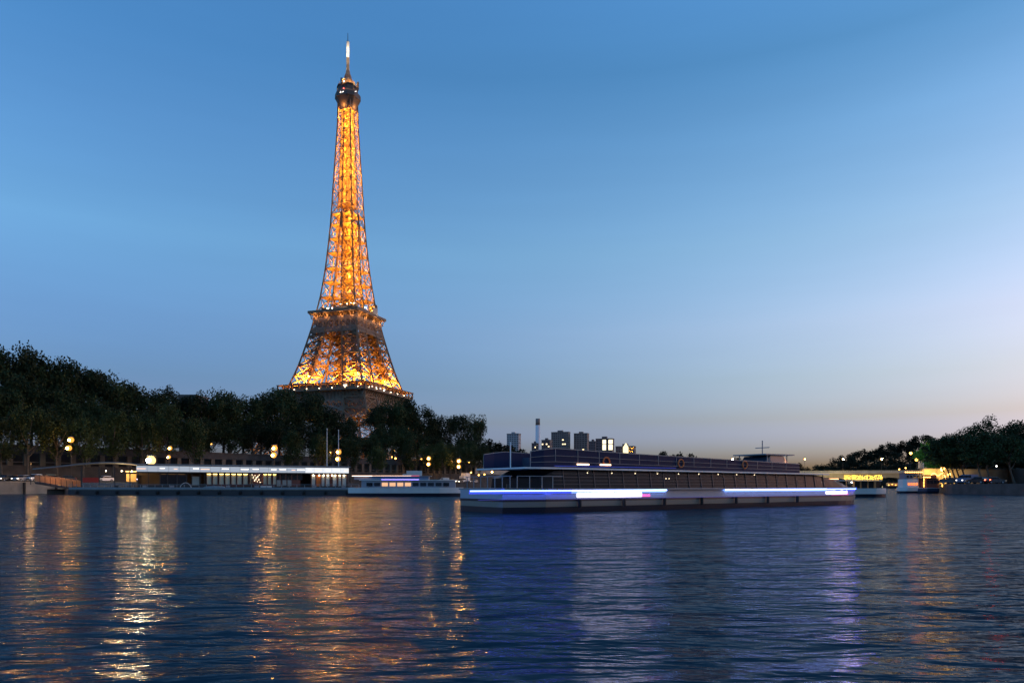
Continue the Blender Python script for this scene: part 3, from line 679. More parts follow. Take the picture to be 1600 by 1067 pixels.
m.tube([(-.1, -.6, 13.2), (-.1, -.6, 14.4), (-.05, -.55, 15.4), (0, -.55, 15.9)], [.25, .3, .35, .15], 8); m.ball((0, -.55, 16.15), .25, 8, 5); m.build('statue', CAB, PY, True)

# ------------------------------------------------------------------ far buildings
def block(u0, u1, ytop, Z, label, m, rows, cols, lits=(), depth=18, side=None, name='apartment_block'):
    x0, x1 = gx(u0, Z), gx(u1, Z); zt = EYE + (HZ - ytop)*Z/F; cx = (x0+x1)/2; wd = x1 - x0
    o = thing(name, label, 'building', (cx, Z, 3), R(-22) if Z > 500 else 0, 'distant buildings'); wd *= .9; depth = 14
    H = zt - 3
    MB().box(-wd/2, wd/2, 0, depth, 0, H).build('wall', m, o)
    MB().box(-wd/2-.3, wd/2+.3, -.3, depth+.3, H, H + 1.2).build('parapet', mat('roof_trim', (.12, .11, .1), .8), o)
    if Z > 500: MB().box(-wd/6, wd/8, depth*.3, depth*.7, H+1.2, H + 4.5).build('plant_room', m, o)
    rh = (min(H*.55, rows*4.2))/rows
    for r_ in range(rows):
        z1 = H - r_*rh - rh*.3; z0 = z1 - rh*.5
        for c_ in range(cols):
            a_ = -wd/2 + wd*(c_+.18)/cols; b_ = -wd/2 + wd*(c_+.82)/cols; lit = (r_, c_) in lits
            MB().box(a_, b_, -.2 if lit else -.12, .05, z0, z1).build('window', glow('far_window', (1, .75, .4), .45) if lit else GLASS, o)
        for c_ in range(3 if Z > 500 and r_ % 2 == 0 else 0): MB().box(wd/2-.05, wd/2+.12, depth*(c_+.2)/3, depth*(c_+.8)/3, z0, z1).build('window', GLASS, o)
    return o
BM = [mat('tower_render_grey', (.42, .42, .43), .85), mat('tower_render_brown', (.22, .19, .17), .85), mat('tower_render_dark', (.12, .11, .12), .85), mat('tower_render_pale', (.75, .74, .74), .85)]
block(790, 812, 678, 1500, 'pale isolated tower block left of the white chimney', BM[0], 9, 5, [(7, 2)])
block(859, 890, 675.5, 1400, 'wide brown tower block right of the chimney', BM[1], 10, 8, [(3, 5), (5, 6), (5, 5), (8, 2)])
block(895, 919, 677.5, 1400, 'dark tower block with a pale central stripe', BM[1], 9, 5, [(7, 3)])
o = block(929, 958, 686, 1100, 'stepped block with two bright glowing facade panels', BM[2], 8, 5, ())
for u0, u1 in ((941.5, 947), (951, 957.5)):
    for y0, y1 in ((687, 693.5), (694.5, 703)):
        MB().box(gx(u0, 1100) - gx(943.5, 1100), gx(u1, 1100) - gx(943.5, 1100), -.6, -.2, EYE + (HZ - y1) - 3, EYE + (HZ - y0) - 3).build('light_panel', glow('facade_panel', (1, .9, .6), .28), o)
block(919, 931, 690, 1250, 'low dark block beside the glowing facade', BM[2], 6, 4)
block(845, 860, 688, 1250, 'low block between chimney and wide brown tower', BM[2], 6, 4, [(1, 0), (1, 2), (2, 3)])
block(830, 838, 693, 1250, 'small dark block left of the chimney foot', BM[2], 5, 3, [(1, 2)])
o = block(960, 992, 698, 1000, 'low dark block with a small lit gable', BM[2], 5, 7)
zz = 57
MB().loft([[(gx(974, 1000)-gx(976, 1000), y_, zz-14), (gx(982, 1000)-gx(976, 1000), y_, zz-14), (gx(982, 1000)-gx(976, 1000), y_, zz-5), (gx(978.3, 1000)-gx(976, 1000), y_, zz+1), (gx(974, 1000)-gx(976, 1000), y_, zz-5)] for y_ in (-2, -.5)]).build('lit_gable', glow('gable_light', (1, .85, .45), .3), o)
CH = thing('chimney', 'slender white chimney with a dark top standing among the tower blocks', 'chimney', (gx(840.3, 1300), 1300, 3), 0)
hc = (HZ - 654)*1300/F - 1
MB().tube([(0, 0, 0), (0, 0, hc - 12)], [4.8, 4.1], 16).build('shaft', BM[3], CH, True)
MB().tube([(0, 0, hc - 12), (0, 0, hc)], [4.15, 4.0], 16).build('cap', BM[1], CH, True)
# roof showing above the left trees
o = block(278, 308, 620, 360, 'apartment building whose flat roof shows above the left trees', BM[2], 8, 6, (), 14)

# ------------------------------------------------------------------ boathouse pontoon on the left
A_ = Vector((-74.5, 140, 0)); Bv = Vector((-37.1, 160, 0)); Dv = (Bv - A_).normalized()
PB = thing('boathouse', 'long floating boathouse with a glowing white fascia and warm windows, moored at the quay', 'boathouse', (A_.x, A_.y, 0), math.atan2(Dv.y, Dv.x))
def lx(u, off=0):
    m_ = (u - 800)/F; ax = A_.x + Dv.y*off; ay = A_.y - Dv.x*off        # off: metres towards the camera
    return (m_*ay - ax)/(Dv.x - m_*Dv.y)
XR = lx(545)
# hull and deck (wider in front)
def loc(u, Z): # world -> local
    p = Vector((gx(u, Z), Z, 0)) - A_; return (p.dot(Dv), p.dot(Vector((-Dv.y, Dv.x, 0))))
hp = [loc(106, 134), loc(560, 127), loc(566, 140), (XR+2, 10), (-16, 10), loc(100, 144)]
MB().prism(hp, -1, 1.0).build('hull', DARK, PB)
MB().prism([(p[0]*.995, p[1] + (.3 if p[1] < 0 else -.3)) for p in hp], 1.0, 1.12).build('deck', mat('deck_board', (.16, .13, .10), .8, noise=.2), PB)
# bulwark with square ports along the front of the deck
f0 = Vector(hp[0]); f1 = Vector(hp[1]); fd = (f1 - f0); fl = fd.length; fd /= fl; fnr = Vector((-fd.y, fd.x))
def fpt(s_, o_): q_ = f0 + fd*s_ + fnr*o_; return (q_.x, q_.y)
m = MB(); m.prism([fpt(0, .25), fpt(fl, .25), fpt(fl, .37), fpt(0, .37)], 1.12, 1.5)
for k in range(40): s_ = fl*k/39; m.bar((*fpt(s_, .31), 1.1), (*fpt(s_, .31), 2.0), .09)
m.prism([fpt(0, .27), fpt(fl, .27), fpt(fl, .35), fpt(0, .35)], 1.98, 2.05); m.build('railing', GREYP, PB)
for k in range(9):
    s_ = 9 + k*5.6; MB().box(0, .7, 0, .35, 0, .75).build('locker', GREYP if k % 3 else DARK, PB, loc=(*fpt(s_, 1), 1.12))
for k in range(14): s_ = 2 + k*fl/14; MB().ball((*fpt(s_, -.2), .55), .28, 8, 5, 1.4).build('fender', BLACK, PB)
# building shell
ZF0, ZF1 = 4.62, 5.75
m = MB(); m.box(0, XR, 7.0, 7.2, 1.12, 5.7); m.box(XR-.2, XR, .25, 7, 1.12, 4.6); m.build('back_wall', mat('boathouse_cladding', (.09, .07, .06), .7), PB)
MB().box(0, XR, 0, 7, 4.45, 4.6).build('ceiling', DARK, PB)
MB().box(-.2, XR+.3, -.5, 7.6, 5.9, 6.15).build('roof', GREYP, PB)
m = MB()                                            # leaf-shaped canopy to the left
n_ = 14; secs = []
for k in range(n_ + 1):
    t_ = k/n_; x_ = -.2 - 17.5*t_; zc = 6.05 + .55*math.sin(math.pi*min(1, t_*1.25)) * (1 - t_) - 1.05*t_**2.2; hw = 4.6*(1 - t_**2) + .25
    secs.append([(x_, 3.6-hw, zc-.1), (x_, 3.6+hw, zc-.1), (x_, 3.6+hw, zc+.08), (x_, 3.6-hw, zc+.08)])
m.loft(secs).build('canopy', GREYP, PB)
for u in (127, 155, 179, 203): 
    x_ = lx(u); MB().bar((x_, .4, 1.1), (x_, .4, 5.6), .22).build('canopy_post', DARK, PB)
for k, u in enumerate(range(128, 206, 13)):
    MB().box(lx(u), lx(u+12), .1, .16, 1.2, 2.45).build('balustrade_pane', GLASSC, PB)
MB().box(lx(128), lx(155), 2.4, 2.5, 2.4, 3.4).build('banner', mat('red_cloth', (.45, .05, .04), .8), PB)
# fascia of translucent lit panels
FP = glow('fascia_panel', (.72, .82, 1), .085); FL = glow('fascia_tube', (1, .84, .72), .55)
npan = 22
for k in range(npan):
    x0 = lx(213) + (XR - lx(213))*k/npan; x1 = lx(213) + (XR - lx(213))*(k+1)/npan - .05
    p_ = MB().box(x0, x1, -.12, 0, ZF0, ZF1).build('fascia_panel', FP if k < 17 else glow('bright_fascia_panel', (.9, .93, 1), .16), PB)
    q0 = [.1, .5, .3, .9, .15, .6][k % 6]; q1 = [.2, .1, .7, .3, .25][k % 5]
    if k not in (1, 4, 7, 9, 12) : MB().box(x0 + q0, x1 - q1, -.16, -.125, 5.14 + .05*(k % 3), 5.26 + .05*(k % 3)).build('lamp_tube', FL if k % 3 else glow('rosy_tube', (1, .6, .42), .3), p_)
MB().box(0, XR, -.1, -.02, 4.38, 4.6).build('gutter', DARK, PB); MB().box(-.1, XR+.1, -.14, .02, ZF1, 5.88).build('gutter', GREYP, PB)
# walls, windows, doors below
REDW = mat('dark_red_wood', (.14, .045, .03), .6)
m = MB()
for u in (216, 232, 250, 262, 277, 292, 300, 313, 320): m.box(lx(u)-.07, lx(u)+.07, .3, .45, 1.12, 4.4)
m.box(lx(216), lx(322), .3, .4, 1.12, 1.9); m.build('window_frame', DARK, PB)
for u0, u1 in ((250, 262), (262, 277), (277, 292)): 
    MB().box(lx(u0)+.1, lx(u1)-.1, .34, .38, 1.9, 4.3).build('window', GLASS, PB)
    MB().box(lx(u0)+.2, lx(u1)-.2, 2.0, 2.1, 4.1, 4.2).build('lamp_tube', glow('dim_tube', (1, .5, .2), .35), PB)
MB().box(lx(300), lx(312), 1.2, 1.3, 1.2, 3.7).build('door', mat('pale_door', (.5, .5, .45), .6), PB)
BLIND = mat('cream_blind', (.62, .55, .40), .8); STRIP = glow('window_strip', (1, .72, .2), 1.3)
def blind_window(u0, u1, lit=1, low=2.1, top=4.3):
    w_ = MB(); a_, b_ = lx(u0), lx(u1); w_.box(a_, b_, .42, .5, low, top); w_ = w_.build('window', BLIND, PB)
    f_ = MB(); f_.box(a_-.08, a_, .2, .5, low-.05, top+.05); f_.box(b_, b_+.08, .2, .5, low-.05, top+.05); f_.box(a_, b_, .2, .5, low-.08, low); f_.build('window_frame', REDW, w_)
    if lit: MB().box(a_+.05, b_-.05, .26, .38, top-.12, top-.04).build('lamp_strip', STRIP, w_)
    return w_
for c_ in (327, 336.5, 346.5, 356, 365.5, 374.5, 384): blind_window(c_-3.6, c_+3.4)
for c_ in (414.5, 421.5, 429.5): blind_window(c_-2.6, c_+2.6)
blind_window(391, 395, 0); 
for c_ in (436, 445, 453): MB().box(lx(c_-3), lx(c_+3), .45, .5, 1.7, 3.0).build('window', mat('dim_pane', (.28, .3, .28), .4), PB)
for c_ in (434, 443, 452, 461, 470): MB().box(lx(c_-3.5), lx(c_+3.5), .5, .55, 3.05, 4.3).build('window', GLASS, PB)
MB().box(lx(322), lx(470), .55, .7, 1.12, 4.4).build('wall', REDW, PB)
MB().box(lx(322), lx(545), .1, .2, 1.12, 1.65).build('skirt', DARK, PB)
for k in range(16):
    u = 394 + k*.75 + (k % 3); MB().ball((lx(u), -.05 + .1*(k % 2), 4.1 - .14*(k % 5) - .5*((k*7) % 3)), .06, 6, 4).build('bulb', WARMS, PB)
MB().box(lx(391), lx(409), -.3, -.12, 1.15, 4.3).build('entrance_porch', mat('porch', (.04, .03, .03), .6, alpha=.5), PB)
MB().box(lx(391.5), lx(408), -13.5, -13.35, 1.15, 1.8).build('sign_board', mat('pale_board', (.5, .52, .5), .7), PB)
for u0, u1 in ((488, 493.5), (503, 508), (510, 516), (521, 527), (530, 534), (536, 542)):
    MB().box(lx(u0), lx(u1), .6, .68, 1.7, 4.25).build('window', mat('pale_curtain', (.6, .6, .55), .8), PB)
MB().box(lx(495), lx(502), .55, .65, 1.6, 4.2).build('door', mat('orange_door', (.60, .16, .03), .6), PB)
m = MB()
for u in (487, 494, 502.5, 509, 517, 519, 528, 535, 543): m.box(lx(u)-.08, lx(u)+.08, .3, .75, 1.12, 4.4)
m.build('window_frame', REDW, PB)
for u in (490, 499, 506, 513, 519, 524, 531, 538): MB().ball((lx(u), .15, 4.1), .11, 8, 5).build('bulb', glow('room_bulb', (1, .8, .5), 5), PB)
for u in (165, 190, 206): MB().ball((lx(u), 1.5, 4.7), .09, 6, 4).build('bulb', WARMS, PB)
MB().box(lx(196), lx(213), 2.0, 2.15, 4.55, 4.75).build('lamp_tube', glow('orange_tube', (1, .45, .12), .8), PB)
MB().box(lx(197), lx(213), 4.5, 4.6, 2.6, 4.2).build('wall', mat('tan_wall', (.5, .35, .15), .8), PB)
plight('terrace_lamp', (lx(190), 2.5, 4.4), 60, (1, .7, .3), .1, PB); plight('terrace_lamp', (lx(205), 2.2, 4.4), 60, (1, .6, .25), .1, PB)
m = MB()
for k in range(24): a_ = math.pi*k/23; b_ = math.pi*(k+1)/23; m.bar((1.0*math.cos(a_), 0, 1.25*math.sin(a_)), (1.0*math.cos(b_), 0, 1.25*math.sin(b_)), .08)
m.build('hoop', WHITEP, PB, loc=(lx(290, 10), -10, 1.12))
dg = thing('dinghy', 'upturned grey dinghy lying on the boathouse deck', 'boat', (gx(333, 133), 133, 1.12), .1)
MB().loft([[(x_, -w_, 0), (x_, w_, 0), (x_, w_*.8, h_), (x_, -w_*.8, h_)] for x_, w_, h_ in ((-2.2, .1, .2), (-1.4, .6, .55), (0, .75, .65), (1.4, .65, .6), (2.1, .5, .5))]).build('hull', GREYP, dg)
for i, (u, yt) in enumerate(((511, 670), (529, 672))):
    fo = at(u, yt, 161); o = thing('flagpole', '%s slim white flagpole rising above the boathouse roof' % ('left' if i == 0 else 'right'), 'flagpole', (fo.x, 161, 1.12), 0, 'flagpoles')
    MB().tube([(0, 0, 0), (0, 0, fo.z - 1.2)], [.13, .06], 8).build('pole', WHITEP, o); MB().ball((0, 0, fo.z - 1.12), .13, 8, 5).build('finial', WHITEP, o)
# gangway
g0 = at(62, 757, 147); g1 = at(121, 757, 139)
GW = thing('gangway', 'sloping gangway with orange-brown side panels from the quay to the boathouse', 'gangway', (g0.x, g0.y, 0), math.atan2(g1.y-g0.y, g1.x-g0.x))
gl = (g1 - g0).length
MB().prism([(0, -.9), (gl, -.9), (gl, .9), (0, .9)], [2.2, .9, .9, 2.2], [2.6, 1.3, 1.3, 2.6]).build('ramp', DARK, GW)
for k in range(7):
    x0 = gl*k/7 + .12; x1 = gl*(k+1)/7 - .12; z0 = 2.75 - 1.25*(x0/gl); z1 = 2.75 - 1.25*(x1/gl)
    MB().prism([(x0, -.95), (x1, -.95), (x1, -.9), (x0, -.9)], [z0, z1, z1, z0], [z0+1.25, z1+1.2, z1+1.2, z0+1.25]).build('side_panel', WOOD, GW)
    MB().prism([(x0, .9), (x1, .9), (x1, .95), (x0, .95)], [z0, z1, z1, z0], [z0+1.25, z1+1.2, z1+1.2, z0+1.25]).build('side_panel', WOOD, GW)
for k in range(8): x0 = gl*k/7; z0 = 2.6 - 1.25*k/7; MB().bar((x0, -.93, z0-.2), (x0, -.93, z0+1.35), .1).build('post', DARK, GW)
plight('gangway_lamp', (gl*.5, -5, 6.5), 220, (1, .5, .15), .2, GW)
MB().bar((gl*.5, -5, 2.0), (gl*.5, -5, 6.3), .1).build('lamp_post', DARK, GW)

# ------------------------------------------------------------------ cars and vans
def car(p, rz, col, label, suv=0, lights=(1, .9, .8), le=1.2, name='parked_car', tail=0, cat='car'):
    o = thing(name, label, cat, p, rz, 'cars parked on the quays')
    pm = mat('car_paint_%s' % col[0], col[1], .3, metal=.2)
    h = .12*suv; W = .88
    def sec(x, y0, y1, w_): return [(-w_, x, y0), (w_, x, y0), (w_*.97, x, y1), (-w_*.97, x, y1)]
    m = MB(); m.loft([sec(-2.1, .42, .62, W*.86), sec(-1.98, .3, .78+h, W*.96), sec(-1.0, .26, .92+h, W), sec(0, .26, .95+h, W), sec(1.2, .26, .98+h, W), sec(1.95, .3, .95+h, W*.95), sec(2.1, .42, .75+h, W*.9)])
    bo = m.build('body', pm, o)
    m = MB(); rf = 1.42 + .22*suv
    m.loft([sec(-1.05, .9+h, .93+h, W*.92), sec(-.35, .9+h, rf-.05, W*.78), sec(.2, .9+h, rf, W*.77), sec(1.2, .9+h, rf-.06, W*.77), sec(1.8, .9+h, .99+h, W*.9)])
    m.build('cabin_glass', GLASS, o)
    MB().loft([sec(-.42, rf-.09, rf+.0, W*.79), sec(.2, rf-.06, rf+.04, W*.79), sec(1.25, rf-.12, rf-.01, W*.79)]).build('roof', pm, o)
    for sx in (-1, 1):
        for y_ in (-1.3, 1.3):
            wh = MB().tube([(sx*.68, y_, .33), (sx*.9, y_, .33)], .33, 14).build('tyre', BLACK, o)
            MB().tube([(sx*.88, y_, .33), (sx*.915, y_, .33)], .2, 10).build('rim', GREYP, wh)
        MB().box(sx*.68-.17, sx*.68+.17, -2.1, -1.96, .58+h, .72+h).build('headlight', glow('headlight_%d' % int(le*10), lights, le), o)
        MB().box(sx*.72-.1, sx*.72+.1, 1.98, 2.1, .7+h, .88+h).build('tail_light', glow('tail_lamp_%d' % tail, (1, .05, .02), 6 if tail else .08), o)
        MB().box(sx*.98-.08, sx*.98+.08, -.75, -.6, .92+h, 1.04+h).build('mirror', pm, o)
    MB().box(-.42, .42, -2.13, -2.06, .45, .62+h).build('grille', DARK, o); MB().box(-.26, .26, -2.16, -2.12, .36, .45).build('number_plate', WHITEP, o)
    return o
def yaw(u): return math.atan2(-(u-800)/F, 1)*.5
QZ = 2.7
def onq(u, off): # on left lower quay
    Z = Zw(u, off); return (gx(u, Z), Z, QZ)
car(onq(9, -17), R(-8), ('black', (.02, .02, .025)), 'black car at the far left of the quay with headlights showing', le=1.0)
car(onq(25, -14), R(-10), ('orange', (.45, .16, .02)), 'orange car between the black car and the silver car', le=.3)
car(onq(35, -18), R(-8), ('silver', (.35, .34, .33)), 'silver car with a dark grille, left of the white off-roader', le=.7)
car(onq(55, -18), R(-6), ('white', (.7, .7, .7)), 'white off-road car parked at the edge of the left quay', suv=1, le=.4)
car(onq(77, -15), R(-70), ('cream', (.6, .5, .3)), 'cream estate car behind the gangway panels', suv=1, le=.3)
car(onq(103, -15), R(-60), ('grey', (.06, .06, .07)), 'dark car half hidden behind the gangway end', le=.1)
car(onq(163, -17), R(-30), ('white', (.7, .7, .7)), 'white car seen under the boathouse canopy', le=.3)
car(onq(220, -16), R(-10), ('violet', (.3, .2, .35)), 'car with pinkish headlights under the boathouse canopy, left one', lights=(1, .8, 1), le=1.5)
car(onq(234, -15), R(-14), ('black', (.02, .02, .025)), 'car with violet headlights under the boathouse canopy, right one', lights=(.9, .7, 1), le=1.5)
car(onq(663, -13), R(-20), ('grey', (.06, .06, .07)), 'small dark car with bright lights right of the white box truck', le=2)
car(onq(680, -14), R(-70), ('black', (.02, .02, .025)), 'black car left of the white van on the far quay', le=.2)
car(onq(705, -14), R(-20), ('cream', (.6, .5, .3)), 'cream car facing the river on the far quay', le=1.5)
car(onq(718, -13), R(-20), ('black', (.02, .02, .025)), 'black car with blazing headlights on the far quay', le=5, lights=(1, .8, .5))
car(onq(741, -13), R(-20), ('silver', (.35, .34, .33)), 'silver car at the right end of the far quay', le=.8)
def van(p, rz, m_, label, ln=5.2, h=2.3, box=0, name='parked_van'):
    o = thing(name, label, 'van' if not box else 'truck', p, rz, 'cars parked on the quays')
    W = 1.0 if not box else 1.25
    if box:
        MB().box(-ln/2+1.5, ln/2, -W, W, .8, h+.9).build('cargo_box', m_, o); MB().box(-ln/2, -ln/2+1.45, -W*.9, W*.9, .5, h-.3).build('cab', WHITEP, o)
    else:
        MB().loft([[(x_, -W*a_, .35), (x_, W*a_, .35), (x_, W*a_*.92, z_), (x_, -W*a_*.92, z_)] for x_, a_, z_ in ((-ln/2, .85, .9), (-ln/2+.3, .97, 1.15), (-ln/2+1.0, 1, 1.3), (-ln/2+1.7, 1, h-.1), (-ln/2+2.2, 1, h), (ln/2-.1, 1, h), (ln/2, .95, h-.15))]).build('body', m_, o)
    MB().box(-ln/2+1.0 if not box else -ln/2-.02, -ln/2+1.4, -W*.93, W*.93, 1.35, 1.9).build('window', GLASS, o)
    MB().box(-ln/2+1.5 if not box else -ln/2+.4, -ln/2+2.3 if not box else -ln/2+1.2, -W-.02, W+.02, 1.35, 1.9).build('side_window', GLASS, o)
    for x_ in (-ln/2+1, ln/2-1.1):
        for sy in (-1, 1):
            wh = MB().tube([(x_, sy*(W-.25), .38), (x_, sy*(W+.01), .38)], .38, 14).build('tyre', BLACK, o); MB().tube([(x_, sy*(W), .38), (x_, sy*(W+.03), .38)], .22, 10).build('rim', GREYP, wh)
    for sy in (-.7, .7): MB().box(-ln/2-.05, -ln/2+.05, sy*W-.12, sy*W+.12, .7, .9).build('headlight', glow('headlight_7', (1, .9, .8), .7), o)
    return o
van(onq(644, -12), R(10), WHITEP, 'white box truck on the far quay, one side catching yellow light', 7.2, 3.6, 1, 'box_truck')
van(onq(692, -11), R(15), WHITEP, 'white delivery van between black and cream cars on the far quay', 4.8, 2.1)
van(onq(726, -10), R(60), WHITEP, 'white van seen end-on near the right end of the far quay', 4.6, 3.2, 1, 'box_truck')
van((gx(1511, 158), 158, 2.2), R(20), mat('blue_van_paint', (.08, .14, .25), .4), 'blue van parked on the right quay left of the red light', 4.8, 2.1)
car((gx(1533, 145), 146, 2.2), R(200), ('black', (.02, .02, .025)), 'dark car with a glowing red tail light on the right quay', tail=1, le=.05)
for i, u in enumerate((1484, 1494)): car((gx(u, 160), 160, 2.2), R(60), ('grey', (.06, .06, .07)), 'dark car under the leaning trees, %s one' % ('left', 'right')[i], le=.05)
car((gx(1558, 146), 147, 2.2), R(95), ('grey', (.06, .06, .07)), 'unlit dark car at the right end of the right quay', le=.05)
lamp(1473, 733, 170, 2.2, 'orange lamp above the garlanded boat beside the leaning trees', .36, AMBERS)
lamp(1483, 741, 171, 2.2, 'lower orange lamp lighting the wall behind the leaning trees', .24, AMBERS)
for i, (u, y) in enumerate(((1557, 728), (1482, 757))): lamp(u, y, 172, 2.2 if y > 740 else 6, 'faint small lamp among the right bank trees, %s' % ('upper', 'lower')[i], .07, WHT)
for u_, Z_, e_ in ((1474, 167, 2600), (1490, 169, 1800), (1502, 170, 800)):          # spots added on the quay to carry the street lamp's glow onto the wall
    d = bpy.data.lights.new('wall_glow_spot', 'SPOT'); d.energy = e_; d.color = (1, .58, .14); d.spot_size = R(120); d.spot_blend = .6; d.shadow_soft_size = .15
    o = bpy.data.objects.new('wall_glow_spot', d); COL.objects.link(o); o.location = (gx(u_, Z_), Z_, 2.9); o.rotation_euler = (R(100), 0, 0)
plight('bridge_flood', (gx(1300, 400), 396, 2.5), 3500, (1, .75, .35), .4, None); plight('bridge_flood', (gx(1402, 385), 382, 2.5), 1000, (1, .6, .25), .4, None)
# poster kiosk near the far quay
K = thing('poster_kiosk', 'deep blue kiosk with pale figures beneath the trees', 'kiosk', (gx(626, 305), 305, 10.4), R(10))
MB().box(-2.4, 2.4, -1.2, 1.2, 0, 5.2).build('body', mat('deep_blue', (.03, .02, .16), .5), K); MB().box(-2.7, 2.7, -1.5, 1.5, 5.2, 5.5).build('roof', DARK, K)
for k, (x_, h_) in enumerate(((2.9, 4.6), (4.2, 3.4), (5.4, 3.6), (6.6, 3.2), (7.8, 3.0))): MB().box(x_, x_+.6, -1.25, -1.0, .2, h_).build('pale_panel', mat('pale_board', (.5, .52, .5), .7), K)

# ------------------------------------------------------------------ the big tour boat
bd = Vector((.835, .55, 0)).normalized(); s0 = Vector((-2.7, 46.3, 0)); LB = 50.2; BW = 3.8
org = s0 + Vector((-bd.y, bd.x, 0))*BW
TB = thing('tour_boat', 'long double-deck river tour boat with blue and white light strips along its hull', 'tour boat', (org.x, org.y, 0), math.atan2(bd.y, bd.x))
def u2s(u): m_ = (u-800)/F; return (m_*s0.y - s0.x)/(bd.x - m_*bd.y)
hb = lambda x_: BW*min(1, .80 + .20*min(1, max(0, x_-3)/3)) * (1 if x_ < LB-9 else max(.03, 1 - ((x_-(LB-9))/9)**2.1))     # half beam
def hull_loft(z0, z1, f0, f1, x0, x1, nn=30, rake=0):
    secs = []; x0 = x0 + 3
    for k in range(nn+1):
        x_ = x0 + (x1-x0)*k/nn; h_ = hb(x_); r_ = rake*(max(0, (x_-(LB-10))/10))**2
        secs.append([(x_ , -h_*f0, z0), (x_, h_*f0, z0), (x_ + r_, h_*f1, z1), (x_ + r_, -h_*f1, z1)])
    return MB().loft(secs)
OLIVE = mat('olive_grey_hull', (.20, .20, .17), .4); NAVY = mat('navy_hull', (.02, .022, .035), .3)
hull_loft(-.6, .42, .93, .985, 0, LB-.6).build('hull', NAVY, TB)
hull_loft(.42, .80, .99, 1.0, 0, LB-.3, rake=.4).build('hull_band', OLIVE, TB)
hull_loft(.80, .98, 1.0, 1.0, 0, LB-.1, rake=.4).build('rub_rail', NAVY, TB)
WB = mat('pale_boat_side', (.34, .39, .47), .45)
hull_loft(.98, 1.62, .985, .985, 0, LB-.2, rake=.5).build('side_band', WB, TB)
deck = hull_loft(1.62, 1.74, 1.07, 1.07, 0, LB, rake=.5).build('gunwale', GREYP, TB)
def side_strip(x0, x1, z0, z1, off, name, m, par=TB):
    secs = []; nn = max(2, int((x1-x0)/1.2))
    for k in range(nn+1):
        x_ = x0 + (x1-x0)*k/nn; y_ = -hb(x_)*.985 - off; secs.append([(x_, y_, z0), (x_, y_ + .03, z0), (x_, y_ + .03, z1), (x_, y_, z1)])
    return MB().loft(secs).build(name, m, par)
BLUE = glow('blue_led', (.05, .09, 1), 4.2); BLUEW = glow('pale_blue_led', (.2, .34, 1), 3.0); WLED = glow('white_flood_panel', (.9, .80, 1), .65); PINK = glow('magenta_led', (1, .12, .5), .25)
side_strip(.3, u2s(893), 1.53, 1.61, .19, 'light_strip', BLUE); side_strip(u2s(893), u2s(1040), 1.53, 1.61, .19, 'light_strip', BLUEW)
side_strip(u2s(1132), u2s(1290), 1.53, 1.61, .19, 'light_strip', BLUEW); side_strip(u2s(1290), LB-1, 1.53, 1.61, .19, 'light_strip', BLUE)
BLP = glow('blue_led_panel', (.05, .09, 1), .16); BLWP = glow('pale_led_panel', (.22, .38, 1), .2)
for ua, ub, m_ in ((None, 893, BLP), (893, 1040, BLWP), (1132, 1290, BLWP), (1290, None, BLP)):
    side_strip(.3 if ua is None else u2s(ua), LB-1 if ub is None else u2s(ub), 1.37, 1.52, .05, 'led_panel', m_)
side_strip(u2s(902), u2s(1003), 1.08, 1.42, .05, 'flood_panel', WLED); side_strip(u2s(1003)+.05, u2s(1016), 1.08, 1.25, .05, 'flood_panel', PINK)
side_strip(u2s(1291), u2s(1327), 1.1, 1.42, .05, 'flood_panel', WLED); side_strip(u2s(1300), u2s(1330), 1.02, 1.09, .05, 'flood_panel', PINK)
side_strip(1, LB-4, .955, .975, .07, 'light_strip', glow('blue_underglow', (.1, .1, 1), .08))
# saloon
zr = lambda x_: 3.12 - .16*max(0, x_-8)/30
def cabin(x0, x1, f0, f1, z0, zt, m, name, nose=0, par=TB, nn=24):
    secs = []
    for k in range(nn+1):
        x_ = x0 + (x1-x0)*k/nn; h_ = min(hb(x_), BW*.97); t_ = zt(x_) if callable(zt) else zt
        if nose and x_ > x1-nose: t_ = z0 + (t_-z0)*(1 - ((x_-(x1-nose))/nose)**1.6) + .03
        if x_ < x0 + 1.5: t_ = z0 + (t_-z0)*(.55 + .45*(x_-x0)/1.5)
        secs.append([(x_, -h_*f0, z0), (x_, h_*f0, z0), (x_, h_*f1, t_), (x_, -h_*f1, t_)])
    return MB().loft(secs).build(name, m, par)
BG = mat('boat_glass', (.010, .012, .018), .3, alpha=.94, spec=.15)
sal = cabin(6, LB-5.5, .93, .87, 1.72, zr, BG, 'saloon_glazing', 7)
for k in range(23):
    x_ = 8 + k*1.45; h_ = min(hb(x_), BW*.97)
    for sy in (-1, 1): MB().bar((x_, sy*(h_*.93+.02), 1.72), (x_, sy*(h_*.87+.03), zr(x_)-.02), .07).build('mullion', mat('dark_frame', (.05, .05, .06), .5), sal)
m = MB()
for z_, o_ in ((2.05, .045), (2.3, .05), (2.55, .055), (2.8, .06)):
    f_ = .93 - .06*(z_-1.72)/1.4
    for sy in (-1, 1):
        for x_ in range(7, 37): m.bar((x_, sy*(min(hb(x_), BW*.97)*f_+.03), z_), (x_+1, sy*(min(hb(x_+1), BW*.97)*f_+.03), z_), .035)
m.build('louvre_rail', mat('louvre_grey', (.07, .075, .09), .5), sal)
secs = []
for k in range(31):
    x_ = 4.6 + (LB-14.4)*k/30; h_ = min(hb(x_), BW)*.96; secs.append([(x_, -h_, zr(x_)), (x_, h_, zr(x_)), (x_, h_, zr(x_)+.12), (x_, -h_, zr(x_)+.12)])
MB().loft(secs).build('roof', WHITEP, TB)
